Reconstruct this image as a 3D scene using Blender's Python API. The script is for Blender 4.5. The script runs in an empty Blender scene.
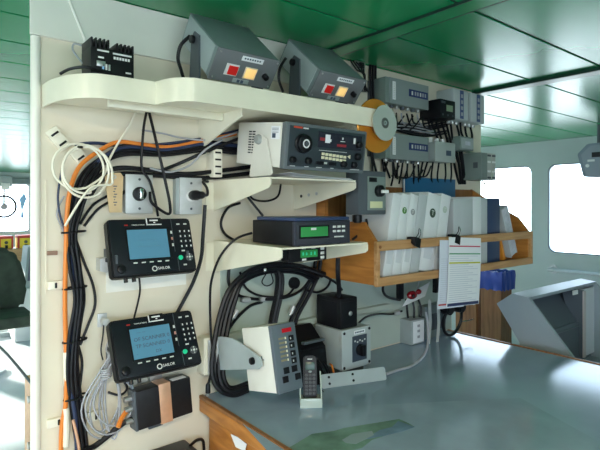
import bpy, bmesh, math, random
from mathutils import Vector as V, Matrix, Euler
random.seed(7)
S = bpy.context.scene
COL = S.collection
R = math.radians
PI = math.pi

# ------------------------------------------------------------------ camera frame
F = 500.0
YAW = R(51.03)
CAM = V((0, -1.54, 1.55))
FX, FY = math.cos(YAW), math.sin(YAW)

def ray(px):
    u = (px - 300) / F
    return FX + u * FY, FY - u * FX
def P(px, py, Y):
    dx, dy = ray(px); t = (Y - CAM.y) / dy
    return V((dx * t, Y, CAM.z + (205 - py) * t / F))
def PX(px, py, X):
    dx, dy = ray(px); t = X / dx
    return V((X, CAM.y + dy * t, CAM.z + (205 - py) * t / F))
def PZ(px, py, Z):
    dx, dy = ray(px); t = (CAM.z - Z) * F / (py - 205)
    return V((dx * t, CAM.y + dy * t, Z))

# ------------------------------------------------------------------ materials
_m = {}
def mat(name, col, rough=.5, metal=0, noise=0, nscale=8, bump=0, emit=0, coat=0, spec=.5, detail=4):
    if name in _m: return _m[name]
    m = bpy.data.materials.new(name); m.use_nodes = True
    nt = m.node_tree; b = nt.nodes['Principled BSDF']
    c = (*col, 1)
    b.inputs['Base Color'].default_value = c
    b.inputs['Roughness'].default_value = rough
    b.inputs['Metallic'].default_value = metal
    b.inputs['Specular IOR Level'].default_value = spec
    if coat: b.inputs['Coat Weight'].default_value = coat; b.inputs['Coat Roughness'].default_value = .2
    if emit:
        b.inputs['Emission Color'].default_value = c; b.inputs['Emission Strength'].default_value = emit
    if noise or bump:
        tc = nt.nodes.new('ShaderNodeTexCoord'); n = nt.nodes.new('ShaderNodeTexNoise')
        n.inputs['Scale'].default_value = nscale; n.inputs['Detail'].default_value = detail
        nt.links.new(tc.outputs['Object'], n.inputs['Vector'])
        if noise:
            r = nt.nodes.new('ShaderNodeValToRGB')
            r.color_ramp.elements[0].position = .3; r.color_ramp.elements[1].position = .7
            r.color_ramp.elements[0].color = (*[max(0, x * (1 - noise)) for x in col], 1)
            r.color_ramp.elements[1].color = (*[min(1, x * (1 + noise)) for x in col], 1)
            nt.links.new(n.outputs['Fac'], r.inputs['Fac']); nt.links.new(r.outputs['Color'], b.inputs['Base Color'])
        if bump:
            bp = nt.nodes.new('ShaderNodeBump'); bp.inputs['Strength'].default_value = bump; bp.inputs['Distance'].default_value = .004
            nt.links.new(n.outputs['Fac'], bp.inputs['Height']); nt.links.new(bp.outputs['Normal'], b.inputs['Normal'])
    _m[name] = m
    return m

def wood(name, c1, c2, scale=(1, 18, 18), rough=.4):
    m = bpy.data.materials.new(name); m.use_nodes = True
    nt = m.node_tree; b = nt.nodes['Principled BSDF']
    tc = nt.nodes.new('ShaderNodeTexCoord'); mp = nt.nodes.new('ShaderNodeMapping'); mp.inputs['Scale'].default_value = scale
    n = nt.nodes.new('ShaderNodeTexNoise'); n.inputs['Scale'].default_value = 3; n.inputs['Detail'].default_value = 6
    n.inputs['Distortion'].default_value = .6
    r = nt.nodes.new('ShaderNodeValToRGB')
    r.color_ramp.elements[0].position = .32; r.color_ramp.elements[0].color = (*c1, 1)
    r.color_ramp.elements[1].position = .68; r.color_ramp.elements[1].color = (*c2, 1)
    nt.links.new(tc.outputs['Object'], mp.inputs['Vector']); nt.links.new(mp.outputs['Vector'], n.inputs['Vector'])
    nt.links.new(n.outputs['Fac'], r.inputs['Fac']); nt.links.new(r.outputs['Color'], b.inputs['Base Color'])
    b.inputs['Roughness'].default_value = rough
    return m

def glassmat():
    m = bpy.data.materials.new('window glass'); m.use_nodes = True
    nt = m.node_tree; nt.nodes.remove(nt.nodes['Principled BSDF'])
    o = nt.nodes['Material Output']; t = nt.nodes.new('ShaderNodeBsdfTransparent'); g = nt.nodes.new('ShaderNodeBsdfGlossy')
    g.inputs['Roughness'].default_value = .02; t.inputs['Color'].default_value = (.95, .98, .97, 1)
    mx = nt.nodes.new('ShaderNodeMixShader'); mx.inputs['Fac'].default_value = .05
    nt.links.new(t.outputs[0], mx.inputs[1]); nt.links.new(g.outputs[0], mx.inputs[2]); nt.links.new(mx.outputs[0], o.inputs['Surface'])
    return m

CREAM = mat('cream wall paint', (.76, .695, .565), .42, noise=.06, nscale=3, bump=.05)
WHITEP = mat('white gloss paint', (.84, .82, .75), .35, noise=.04, nscale=4)
SHELFP = mat('cream shelf paint', (.80, .76, .62), .32, noise=.05, nscale=9)
GREEN = mat('green ceiling paint', (.010, .29, .10), .24, noise=.08, nscale=2, coat=.3)
GREEND = mat('dark green groove and shade', (.004, .03, .02), .5)
FLOORM = mat('blue grey floor paint', (.55, .58, .62), .35, noise=.12, nscale=3)
BULK = mat('pale bulkhead paint', (.50, .56, .55), .4, noise=.05, nscale=3)
BLACK = mat('black plastic', (.007, .0075, .010), .36, spec=.28)
BLACKM = mat('black powder coat', (.008, .008, .010), .42, noise=.2, nscale=60, spec=.3)
RUBBER = mat('black cable rubber', (.008, .008, .011), .42, spec=.3)
DKBLUE = mat('dark blue cable sheath', (.02, .035, .09), .45)
ORANGE = mat('orange cable sheath', (.75, .22, .03), .45)
WHITEC = mat('white cable sheath', (.82, .78, .66), .45)
GREYC = mat('grey cable sheath', (.38, .39, .43), .4)
GREYBOX = mat('grey enamel', (.19, .235, .24), .38, noise=.05, nscale=20)
GREYSIDE = mat('light grey enamel', (.36, .41, .42), .4, noise=.05, nscale=14)
GREYD = mat('dark grey enamel', (.07, .085, .10), .42)
GREYG = mat('grey green enamel', (.20, .25, .235), .42, noise=.06, nscale=10)
CASEW = mat('off white case', (.74, .72, .66), .42, noise=.03, nscale=15)
WHITE = mat('white plastic', (.80, .80, .80), .4)
INK = mat('white print', (.75, .75, .75), .5)
INKD = mat('dark print', (.06, .09, .14), .6)
INKB = mat('blue label', (.015, .03, .14), .45)
RED = mat('red plastic', (.45, .02, .02), .3)
REDLIT = mat('lit red lens', (.62, .015, .015), .3, emit=.22)
AMBER = mat('lit amber lens', (1.0, .60, .22), .3, emit=.7)
REDLED = mat('red led window', (.35, .008, .015), .25, emit=.25)
LCDB = mat('blue lcd', (.085, .22, .33), .25, emit=.2)
LCDG = mat('green lcd', (.03, .22, .06), .25, emit=.25)
GREENB = mat('green key', (.02, .55, .28), .35, emit=.1)
METAL = mat('brushed metal', (.55, .56, .56), .35, metal=.9, noise=.08, nscale=40)
ALU = mat('pale aluminium', (.62, .63, .64), .45, metal=.5, noise=.06, nscale=30)
CHROME = mat('chrome', (.75, .76, .76), .15, metal=1)
COPPER = mat('copper strap', (.72, .42, .27), .38, metal=.55, noise=.08, nscale=30)
DISC = mat('mirror disc', (.84, .87, .83), .18, metal=.6)
AMBERDISC = mat('amber disc', (.75, .30, .04), .18, metal=.45)
PAPER = mat('white paper', (.82, .83, .86), .65)
PAPER2 = mat('printed grey paper', (.55, .57, .64), .7, noise=.1, nscale=60)
TAN = mat('tan card', (.68, .49, .28), .7, noise=.08, nscale=20)
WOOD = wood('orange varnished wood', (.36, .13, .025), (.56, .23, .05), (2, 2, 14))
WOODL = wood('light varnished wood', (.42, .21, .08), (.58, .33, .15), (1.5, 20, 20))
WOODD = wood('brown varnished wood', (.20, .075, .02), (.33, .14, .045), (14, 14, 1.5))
TOP = mat('grey green table sheet', (.265, .365, .475), .12, noise=.14, nscale=2.2, detail=6)
LANDG = mat('green chart print', (.17, .29, .245), .11, noise=.3, nscale=14)
LANDB = mat('blue chart print', (.17, .27, .38), .11, noise=.25, nscale=14)
BINDW = mat('white vinyl binder', (.74, .76, .78), .28, noise=.04, nscale=10)
BINDG = mat('grey vinyl binder', (.50, .53, .55), .35, noise=.05, nscale=10)
NAVY = mat('navy vinyl', (.03, .05, .12), .35)
BLUE = mat('blue card', (.02, .13, .28), .5)
BAG = mat('blue plastic bag', (.015, .06, .42), .3, bump=.3, nscale=14)
ORBOOK = mat('orange card', (.70, .26, .03), .5)
LOGOG = mat('green emblem', (.08, .22, .05), .5)
LOGOK = mat('dark emblem', (.04, .07, .05), .5)
LOGOY = mat('grey emblem', (.30, .32, .33), .5)
KEYC = mat('cream key', (.80, .74, .52), .45)
KEYW = mat('pale key print', (.62, .64, .62), .45)
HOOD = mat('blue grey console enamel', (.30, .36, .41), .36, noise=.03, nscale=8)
HOODD = mat('shaded console lining', (.10, .125, .155), .42)  # dark tone carries the shade inside the hood
SCREEN = mat('dark glass screen', (.10, .13, .16), .12)
PINK = mat('pale pinkish trim', (.55, .50, .50), .4)
OLIVE = mat('dark green upholstery', (.035, .05, .035), .75, noise=.35, nscale=9, bump=.3)
YELLOW = mat('yellow paint', (.85, .60, .03), .4)
REDP = mat('red paint', (.60, .05, .03), .4)
SKYB = mat('sky blue paint', (.30, .55, .85), .4)
CLEARP = mat('clear acrylic', (.50, .56, .50), .12, coat=.6)
GLASS = glassmat()

# ------------------------------------------------------------------ mesh builder
class B:
    def __init__(s): s.bm = bmesh.new()
    def _new(s, ret, bev=0, seg=2):
        vs = ret
        if bev:
            es = {e for v in vs for e in v.link_edges}
            bmesh.ops.bevel(s.bm, geom=list(es), offset=bev, segments=seg, affect='EDGES', profile=.6)
    def box(s, x0, x1, y0, y1, z0, z1, bev=0, seg=2, m=None):
        T = Matrix.Translation(((x0 + x1) / 2, (y0 + y1) / 2, (z0 + z1) / 2)) @ Matrix.Diagonal((abs(x1 - x0), abs(y1 - y0), abs(z1 - z0), 1))
        if m: T = m @ T
        r = bmesh.ops.create_cube(s.bm, size=1, matrix=T); s._new(r['verts'], bev, seg); return s
    def cyl(s, a, b, r, r2=None, seg=20, bev=0):
        a, b = V(a), V(b); d = b - a; r2 = r if r2 is None else r2
        T = Matrix.Translation((a + b) / 2) @ d.to_track_quat('Z', 'Y').to_matrix().to_4x4()
        q = bmesh.ops.create_cone(s.bm, cap_ends=True, segments=seg, radius1=r, radius2=r2, depth=d.length, matrix=T)
        if bev:
            es = {e for v in q['verts'] for e in v.link_edges if any(len(f.verts) > 4 for f in e.link_faces)}
            bmesh.ops.bevel(s.bm, geom=list(es), offset=bev, segments=2, affect='EDGES')
        return s
    def sph(s, c, r, sc=(1, 1, 1), seg=16):
        bmesh.ops.create_uvsphere(s.bm, u_segments=seg, v_segments=seg // 2, radius=r, matrix=Matrix.Translation(c) @ Matrix.Diagonal((*sc, 1))); return s
    def prism(s, pts, axis, a, b, bev=0, m=None):
        # pts: 2D outline; axis 'x': pts are (y,z); 'y': (x,z); 'z': (x,y)
        def mk(p, t):
            v = {'x': (t, p[0], p[1]), 'y': (p[0], t, p[1]), 'z': (p[0], p[1], t)}[axis]
            return m @ V(v) if m else V(v)
        A = [s.bm.verts.new(mk(p, a)) for p in pts]; C = [s.bm.verts.new(mk(p, b)) for p in pts]
        n = len(pts); fs = [s.bm.faces.new(A), s.bm.faces.new(C[::-1])]
        for i in range(n): fs.append(s.bm.faces.new((A[i], C[i], C[(i + 1) % n], A[(i + 1) % n])))
        bmesh.ops.recalc_face_normals(s.bm, faces=fs)
        if bev: bmesh.ops.bevel(s.bm, geom=list({e for f in fs for e in f.edges}), offset=bev, segments=2, affect='EDGES')
        return s
    def tube(s, pts, r, seg=7, sub=6, closed=False):
        pts = [V(p) for p in pts]
        if len(pts) > 2 and sub > 1:
            q = []; n = len(pts)
            for i in range(n if closed else n - 1):
                g = (lambda k: pts[k % n]) if closed else (lambda k: pts[min(max(k, 0), n - 1)])
                p0, p1, p2, p3 = g(i - 1), g(i), g(i + 1), g(i + 2)
                for k in range(sub):
                    t = k / sub
                    q.append(.5 * ((2 * p1) + (p2 - p0) * t + (2 * p0 - 5 * p1 + 4 * p2 - p3) * t * t + (3 * p1 - p0 - 3 * p2 + p3) * t ** 3))
            if not closed: q.append(pts[-1])
            pts = q
        n = len(pts); rings = []; up = None
        for i, p in enumerate(pts):
            d = (pts[(i + 1) % n] - pts[i - 1]) if closed else (pts[min(i + 1, n - 1)] - pts[max(i - 1, 0)])
            if d.length < 1e-9: d = V((0, 0, 1))
            d.normalize()
            if up is None: up = d.orthogonal().normalized()
            up = (up - d * up.dot(d))
            up = up.normalized() if up.length > 1e-6 else d.orthogonal().normalized()
            w = d.cross(up)
            rings.append([s.bm.verts.new(p + r * (math.cos(2 * PI * k / seg) * up + math.sin(2 * PI * k / seg) * w)) for k in range(seg)])
        for i in range(n if closed else n - 1):
            a, b = rings[i], rings[(i + 1) % n]
            for k in range(seg): s.bm.faces.new((a[k], a[(k + 1) % seg], b[(k + 1) % seg], b[k]))
        if not closed:
            s.bm.faces.new(rings[0][::-1]); s.bm.faces.new(rings[-1])
        return s
    def lathe(s, prof, c=(0, 0, 0), axis='y', seg=28, hole=False):
        # prof: (radius, position along axis)
        rings = []
        for r_, h in prof:
            ring = []
            for k in range(seg):
                a = 2 * PI * k / seg; x, y = r_ * math.cos(a), r_ * math.sin(a)
                v = {'y': (x, h, y), 'z': (x, y, h), 'x': (h, x, y)}[axis]
                ring.append(s.bm.verts.new(V(v) + V(c)))
            rings.append(ring)
        fs = []
        for a, b in zip(rings, rings[1:] + ([rings[0]] if hole else [])):
            for k in range(seg): fs.append(s.bm.faces.new((a[k], a[(k + 1) % seg], b[(k + 1) % seg], b[k])))
        if not hole:
            fs.append(s.bm.faces.new(rings[0][::-1])); fs.append(s.bm.faces.new(rings[-1]))
        bmesh.ops.recalc_face_normals(s.bm, faces=fs)
        return s
    def strip(s, pts, z0, z1, th):
        # a bent plate following plan points, standing between z0 and z1
        n = len(pts); pts = [V((p[0], p[1], 0)) for p in pts]; out = []
        for i, p in enumerate(pts):
            d = (pts[min(i + 1, n - 1)] - pts[max(i - 1, 0)]).normalized(); nn = V((-d.y, d.x, 0))
            out.append(p + nn * th)
        loop = [(a, b) for a, b in zip(pts, out)]
        vs = [[s.bm.verts.new(V((q.x, q.y, z))) for z in (z0, z1) for q in ab] for ab in loop]
        fs = []
        for a, b in zip(vs, vs[1:]):
            for i, j in ((0, 1), (1, 3), (3, 2), (2, 0)): fs.append(s.bm.faces.new((a[i], a[j], b[j], b[i])))
        fs.append(s.bm.faces.new([vs[0][k] for k in (0, 1, 3, 2)])); fs.append(s.bm.faces.new([vs[-1][k] for k in (0, 2, 3, 1)]))
        bmesh.ops.recalc_face_normals(s.bm, faces=fs); return s
    def done(s, name, m, parent=None, smooth=True, loc=None, rot=None):
        me = bpy.data.meshes.new(name); s.bm.to_mesh(me); s.bm.free()
        me.materials.append(m)
        o = bpy.data.objects.new(name, me); COL.objects.link(o)
        if smooth:
            for p in me.polygons: p.use_smooth = True
            try: me.set_sharp_from_angle(angle=R(35))
            except Exception: pass
        if parent: o.parent = parent
        if loc: o.location = loc
        if rot: o.rotation_euler = rot
        return o

def tag(o, label, cat, group=None, kind=None):
    o['label'] = label; o['category'] = cat
    if group: o['group'] = group
    if kind: o['kind'] = kind
    return o
def thing(name, label, cat, loc=(0, 0, 0), rot=(0, 0, 0), group=None):
    o = bpy.data.objects.new(name, None); COL.objects.link(o); o.empty_display_size = .05
    o.location = loc; o.rotation_euler = rot
    return tag(o, label, cat, group)
def struct(o): o['kind'] = 'structure'; return o

def text(s, size, m, parent, loc, rot=(PI / 2, 0, 0), name='lettering', sx=1):
    cu = bpy.data.curves.new('t', 'FONT'); cu.body = s; cu.size = size; cu.align_x = 'CENTER'; cu.align_y = 'CENTER'; cu.extrude = .0003; cu.resolution_u = 2
    tmp = bpy.data.objects.new('t', cu); COL.objects.link(tmp); bpy.context.view_layer.update()
    me = bpy.data.meshes.new_from_object(tmp.evaluated_get(bpy.context.evaluated_depsgraph_get()))
    bpy.data.objects.remove(tmp); bpy.data.curves.remove(cu)
    me.materials.clear(); me.materials.append(m)
    o = bpy.data.objects.new(name, me); COL.objects.link(o); o.parent = parent; o.location = loc; o.rotation_euler = rot; o.scale = (sx, 1, 1)
    return o

def copies(o, label=None, group=None):
    c = o.copy(); COL.objects.link(c)
    for ch in list(o.children):
        d = ch.copy(); COL.objects.link(d); d.parent = c
        for g in list(ch.children):
            e = g.copy(); COL.objects.link(e); e.parent = d
    if label: c['label'] = label
    if group: c['group'] = group
    return c

def cable(label, pts, r, m=RUBBER, name='cable', group=None, sub=6, seg=7, cat='cable'):
    return tag(B().tube([P(*p) for p in pts], r, seg, sub).done(name, m), label, cat, group)

def rounded(w, h, r, n=5):
    pts = []
    for cx, cy, a0 in ((w / 2 - r, h / 2 - r, 0), (-w / 2 + r, h / 2 - r, 90), (-w / 2 + r, -h / 2 + r, 180), (w / 2 - r, -h / 2 + r, 270)):
        for k in range(n + 1):
            a = R(a0 + 90 * k / n); pts.append((cx + r * math.cos(a), cy + r * math.sin(a)))
    return pts

# ================================================================== THE SETTING
ZC = 2.17
X0, X1, Y0, Y1 = -2.6, 4.9, -3.6, 9.3
struct(B().box(X0 - .1, X1 + .1, Y0 - .1, Y1 + .1, -.08, 0).done('floor', FLOORM, smooth=False))
b = B()
edges = [Y0 - .1] + [k * .318 - .012 for k in range(-11, 30)] + [Y1 + .1]
for a, c in zip(edges, edges[1:]):
    b.box(X0 - .1, X1 + .1, a + .007, c - .007, ZC, ZC + .03)
struct(b.done('ceiling', GREEN, smooth=False))
struct(B().box(X0 - .1, X1 + .1, Y0 - .1, Y1 + .1, ZC + .005, ZC + .06).done('trim_1', GREEND, smooth=False))
struct(B().box(1.342, 1.418, Y0, 0, ZC - .008, ZC + .002).done('trim_2', GREEN, smooth=False))
struct(B().box(2.46, 2.535, Y0, Y1, ZC - .016, ZC + .002, .002).done('trim_3', mat('pale beam sheen', (.42, .38, .36), .3), smooth=False))  # pale colour stands in for light reflected off the beam underside

b = B()
for x in (1.336, 1.4181): b.box(x, x + .006, Y0, 0, ZC - .0082, ZC + .002)  # dark strips paint shade over the beam's side faces
struct(b.done('trim_9', GREEND, smooth=False))
struct(B().box(2.455, 2.4599, Y0, Y1, ZC - .014, ZC + .002).done('trim_10', GREEND, smooth=False))  # beam side covered in dark colour in place of shade
# partition wall carrying the instruments
struct(B().box(.306, 2.27, 0, .03, 0, 1.262, .002).box(.306, 2.55, 0, .03, 1.26, ZC, .002).done('wall_back', CREAM, smooth=False))
struct(B().box(.287, 1.36, -.012, .001, 2.02, ZC - .001, .002).done('trim_4', WHITEP, smooth=False))
b = B(); b.tube([(.303, .004, 0), (.303, .004, 1.0), (.303, .004, 2.018)], .0135, 16, 1); struct(b.done('trim_5', WHITEP))
struct(B().box(.326, .331, -.003, .001, 1.30, 1.62, .001).done('trim_6', CREAM, smooth=False))
struct(B().tube([PX(50, 0, .32) * 0 + V((.375, -.013, 2.165)), V((.405, -.013, 2.09)), V((.43, -.013, 2.03))], .004, 6, 3).done('trim_7', WHITEP))
struct(B().box(.885, 2.262, -.0035, .001, .905, 1.40, .001).done('trim_11', mat('pale green grey wall tone', (.47, .54, .48), .4, noise=.06, nscale=4), smooth=False))  # lower wall coloured pale green grey, unlike the cream around it
struct(B().box(.86, 1.75, -.03, .001, 1.075, 1.10, .004).done('trim_8', mat('pale green grey wall tone', (.47, .54, .48)), smooth=False))

def bay_wall(name, M4, length, wins, z0=0, z1=ZC, th=.07, material=BULK, glass_prefix=None, start=1, rad=.07):
    """wall plate in local (u along, v up) with rounded window holes; wins: (u0,u1,v0,v1)"""
    b = B(); bm = b.bm
    def pt(u, v, d): return M4 @ V((u, d, v))
    def quad(*q):
        vs = [bm.verts.new(p) for p in q]; bm.faces.new(vs)
    wins = sorted(wins); cuts = [0] + [ (wins[i][1] + wins[i + 1][0]) / 2 for i in range(len(wins) - 1)] + [length]
    for (u0, u1, v0, v1), a, c in zip(wins, cuts, cuts[1:]):
        w, h = u1 - u0, v1 - v0; cu, cv = (u0 + u1) / 2, (v0 + v1) / 2
        inner = [(cu + x, cv + y) for x, y in rounded(w, h, rad, 6)]
        n = 7
        corner = [(c, z1), (a, z1), (a, z0), (c, z0)]
        outer = []
        for q in range(4): outer += [corner[q]] * n
        N = len(inner)
        for d, flip in ((0, 0), (th, 1)):
            I = [bm.verts.new(pt(*p, d)) for p in inner]; O = [bm.verts.new(pt(*corner[q], d)) for q in range(4)]
            for i in range(N):
                qa, qb = O[i // n], O[((i + 1) % N) // n]
                f = [I[i], I[(i + 1) % N], qb] + ([qa] if qa is not qb else [])
                bm.faces.new(f if not flip else f[::-1])
            if not flip: I0 = I
        for i in range(N):
            bm.faces.new((I0[i], I0[(i + 1) % N], I[(i + 1) % N], I[i]))
    bmesh.ops.remove_doubles(bm, verts=bm.verts, dist=1e-5)
    bmesh.ops.recalc_face_normals(bm, faces=bm.faces)
    struct(b.done(name, material, smooth=False))
    for i, (u0, u1, v0, v1) in enumerate(wins):
        cu, cv = (u0 + u1) / 2, (v0 + v1) / 2
        fr = B(); prof = rounded(u1 - u0 + .002, v1 - v0 + .002, rad, 6)
        fr.tube([M4 @ V((cu + x, .012, cv + y)) for x, y in prof], .011, 6, 1, closed=True)
        wo = struct(fr.done('window_%d' % (start + i), GREYD))
        g = B(); g.prism([(cu + x, cv + y) for x, y in rounded(u1 - u0, v1 - v0, rad, 6)], 'y', th * .55, th * .55 + .006, m=M4)
        g.done('pane', GLASS, wo, smooth=False)

# forward bulkhead (x = X1): local u runs along +Y
Mf = Matrix(((0, 1, 0, X1), (1, 0, 0, Y0), (0, 0, 1, 0), (0, 0, 0, 1)))
bay_wall('wall_front', Mf, Y1 - Y0, [(y - Y0, y - Y0 + .93, 1.095, 1.94) for y in (-.22, .87, 1.96, 3.05, 4.14, 5.23, 6.32, 7.41)], start=1)
# far side (y = Y1)
Ms = Matrix(((1, 0, 0, X0), (0, 1, 0, Y1), (0, 0, 1, 0), (0, 0, 0, 1)))
bay_wall('wall_left', Ms, X1 - X0, [(u, u + 1.0, 1.04, 1.95) for u in (.15, 1.35, 2.5, 3.62, 4.75, 5.9)], start=20)
# near side behind the viewer (y = Y0)
Mn = Matrix(((1, 0, 0, X0), (0, -1, 0, Y0), (0, 0, 1, 0), (0, 0, 0, 1)))
bay_wall('wall_right', Mn, X1 - X0, [(u, u + 1.1, .95, 2.0) for u in (.12, 1.32, 2.52)], start=30)
# aft bulkhead (x = X0)
Ma = Matrix(((0, -1, 0, X0), (1, 0, 0, Y0), (0, 0, 1, 0), (0, 0, 0, 1)))
bay_wall('wall_aft', Ma, Y1 - Y0, [(u, u + 1.0, 1.0, 1.95) for u in (.3, 1.5, 2.7, 5.0, 7.0, 9.0, 11.0)], start=40)
# grab rail below the forward windows
t = thing('grab_rail', 'grey metal grab rail fixed below the forward window', 'rail', (X1, 0, .935))
B().tube([(-.07, -.9, 0), (-.07, 0, 0), (-.07, .68, 0)], .017, 10, 1).done('rail', ALU, t)
for y in (.66, -.1, -.85):
    B().cyl((-.07, y, 0), (0, y, 0), .02).cyl((-.008, y, 0), (0, y, 0), .045).done('bracket', METAL, t)

# ================================================================== CHART TABLE
t = thing('chart_table', 'big wooden chart table with glossy grey green top', 'table', (.8, 0, 0))
TX, TY, TZ = 1.44, -1.16, .90
TB = -.006
B().box(.03, TX - .03, TY + .05, -.02, 0.06, TZ - .05, .004).done('cabinet', WOOD, t, False)
B().box(.05, TX - .05, TY + .1, -.04, 0, .07).done('plinth', WOODD, t, False)
b = B().box(0, TX, TY, TB, TZ - .05, TZ - .006, .006); b.done('edge_board', WOOD, t, False)
b = B().box(.002, .016, TY + .01, -.004, TZ - .007, TZ + .004, .001); b.done('edging', WOODD, t, False)
B().box(TX - .016, TX - .002, TY + .01, -.004, TZ - .007, TZ + .004, .001).done('edging', WOODD, t, False)
B().box(.016, TX - .016, TY + .01, -.004, TZ - .007, TZ, .001).done('work_surface', TOP, t, False)
for i, y in enumerate((-.32, -.63, -.94)):
    B().box(.025, .031, y - .14, y + .14, .12, TZ - .09, .003).done('side_panel', WOOD, t, False)
def sheet_poly(name, pts, z, m, parent, th=.0006):
    q = [PZ(x, y, z) - V(parent.location) for x, y in pts]
    return B().prism([(p.x, p.y) for p in q], 'z', z, z + th).done(name, m, parent, False)
ch = thing('nautical_chart', 'printed sea chart with green land patches lying flat on the table', 'chart', (0, 0, 0))
sheet_poly('sheet', [(232, 412), (520, 398), (650, 470), (330, 520)], TZ, mat('chart paper', (.28, .38, .485), .11, noise=.12, nscale=5), ch)
sheet_poly('land_print', [(282, 452), (312, 434), (334, 431), (344, 428), (388, 421), (399, 419), (408, 423), (415, 427), (404, 431), (392, 433), (385, 436), (372, 440), (362, 448), (330, 456)], TZ + .0006, LANDG, ch, .0004)
sheet_poly('shallows_print', [(384, 436), (404, 431), (415, 427), (398, 421), (392, 427), (380, 430), (362, 440)], TZ + .001, LANDB, ch, .0003)
sheet_poly('title_block', [(342, 440), (352, 434), (372, 431), (374, 435), (356, 444), (346, 443)], TZ + .0012, mat('chart title', (.29, .38, .42), .2), ch, .0003)
p0 = PX(240, 440, .825)
st = B(); st.prism([(PX(x, y, .825).y, PX(x, y, .825).z) for x, y in ((231, 434), (238, 437), (247, 444), (245, 451), (236, 447))], 'x', .8235, .8249)
tag(st.done('paper_sticker', PAPER, smooth=False), 'torn white paper sticker on the wooden end of the table', 'sticker')

# ================================================================== TOP SHELF
t = thing('wall_shelf', 'long cream steel shelf with a deep curved front lip under the ceiling', 'shelf', (0, 0, 0))
def smooth2(pts, sub=6):
    q = []; n = len(pts); pts = [V((p[0], p[1])) for p in pts]
    for i in range(n - 1):
        g = lambda k: pts[min(max(k, 0), n - 1)]
        a, b_, c, d = g(i - 1), g(i), g(i + 1), g(i + 2)
        for k in range(sub):
            s_ = k / sub
            q.append(tuple(.5 * (2 * b_ + (c - a) * s_ + (2 * a - 5 * b_ + 4 * c - d) * s_ * s_ + (3 * b_ - a - 3 * c + d) * s_ ** 3)))
    q.append(tuple(pts[-1])); return q
front = smooth2([(.317, -.004), (.322, -.09), (.345, -.17), (.385, -.222), (.43, -.236), (.49, -.238), (.548, -.241)])[:-1] + smooth2([(.548, -.241), (.553, -.272), (.568, -.312), (.60, -.340), (.65, -.348), (.95, -.35), (1.31, -.352)])
B().strip(front, 1.822, 1.884, .006).done('lip', SHELFP, t)
plan = [(x + .003, y + .005) for x, y in front if x < 1.235] + [(1.235, -.30), (1.306, -.30), (1.306, -.002), (.320, -.002)]
B().prism(plan, 'z', 1.838, 1.844).done('shelf_board', SHELFP, t, False)
B().box(.445, .80, -.172, -.156, 1.814, 1.839, .005).done('flange', SHELFP, t)
for X in (.80, 1.27):
    B().prism([(-.001, 1.838), (-.27, 1.838), (-.27, 1.815), (-.001, 1.735)], 'x', X, X + .006).done('bracket', SHELFP, t, False)

# black power converter with two rows of cooling fins
t = thing('power_converter', 'black finned power converter box standing on the shelf end near the doorway', 'converter', (.391, -.20, 1.853))
B().box(0, .113, 0, .085, 0, .108, .003).done('body', BLACKM, t)
for i in range(5):
    B().box(.001 + i * .0105, .0055 + i * .0105, 0, .085, .107, .132, .001).done('fin', BLACKM, t)
for i in range(5):
    B().box(.066 + i * .0105, .0705 + i * .0105, 0, .085, .107, .128, .001).done('fin', BLACKM, t)
for x0, x1, z in ((.016, .046, .1), (.056, .106, .098), (.018, .033, .082), (.09, .105, .052)):
    B().box(x0, x1, -.0006, 0, z - .0022, z + .0022).done('printed_line', INK, t, False)
for k in range(6): B().box(.058 + k * .0075, .0635 + k * .0075, -.0006, 0, .083, .090).done('printed_mark', INK, t, False)
B().box(.062, .070, -.003, 0, .022, .030, .001).done('indicator', RED, t)
B().box(.014, .036, -.004, 0, .058, .072, .001).done('terminal', METAL, t)
for i in range(3): B().box(.028 + i * .008, .033 + i * .008, -.004, 0, .05, .066, .001).done('terminal', (SKYB, INK, METAL)[i], t)
B().lathe([(.008, -.003), (.0095, -.003), (.0095, 0), (.008, 0)], (.098, 0, .03), hole=True).done('dial', INK, t)
cable('thin grey wire looped beside the black power converter', [(86, 66, -.14), (80, 60, -.11), (73, 50, -.08), (74, 44, -.07), (80, 45, -.09), (86, 48, -.11)], .0028, GREYC)
cable('black lead lying on the shelf to the finned power converter', [(60, 74, -.13), (70, 69, -.15), (85, 67, -.215), (100, 70, -.215), (112, 73, -.215)], .004)

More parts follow.
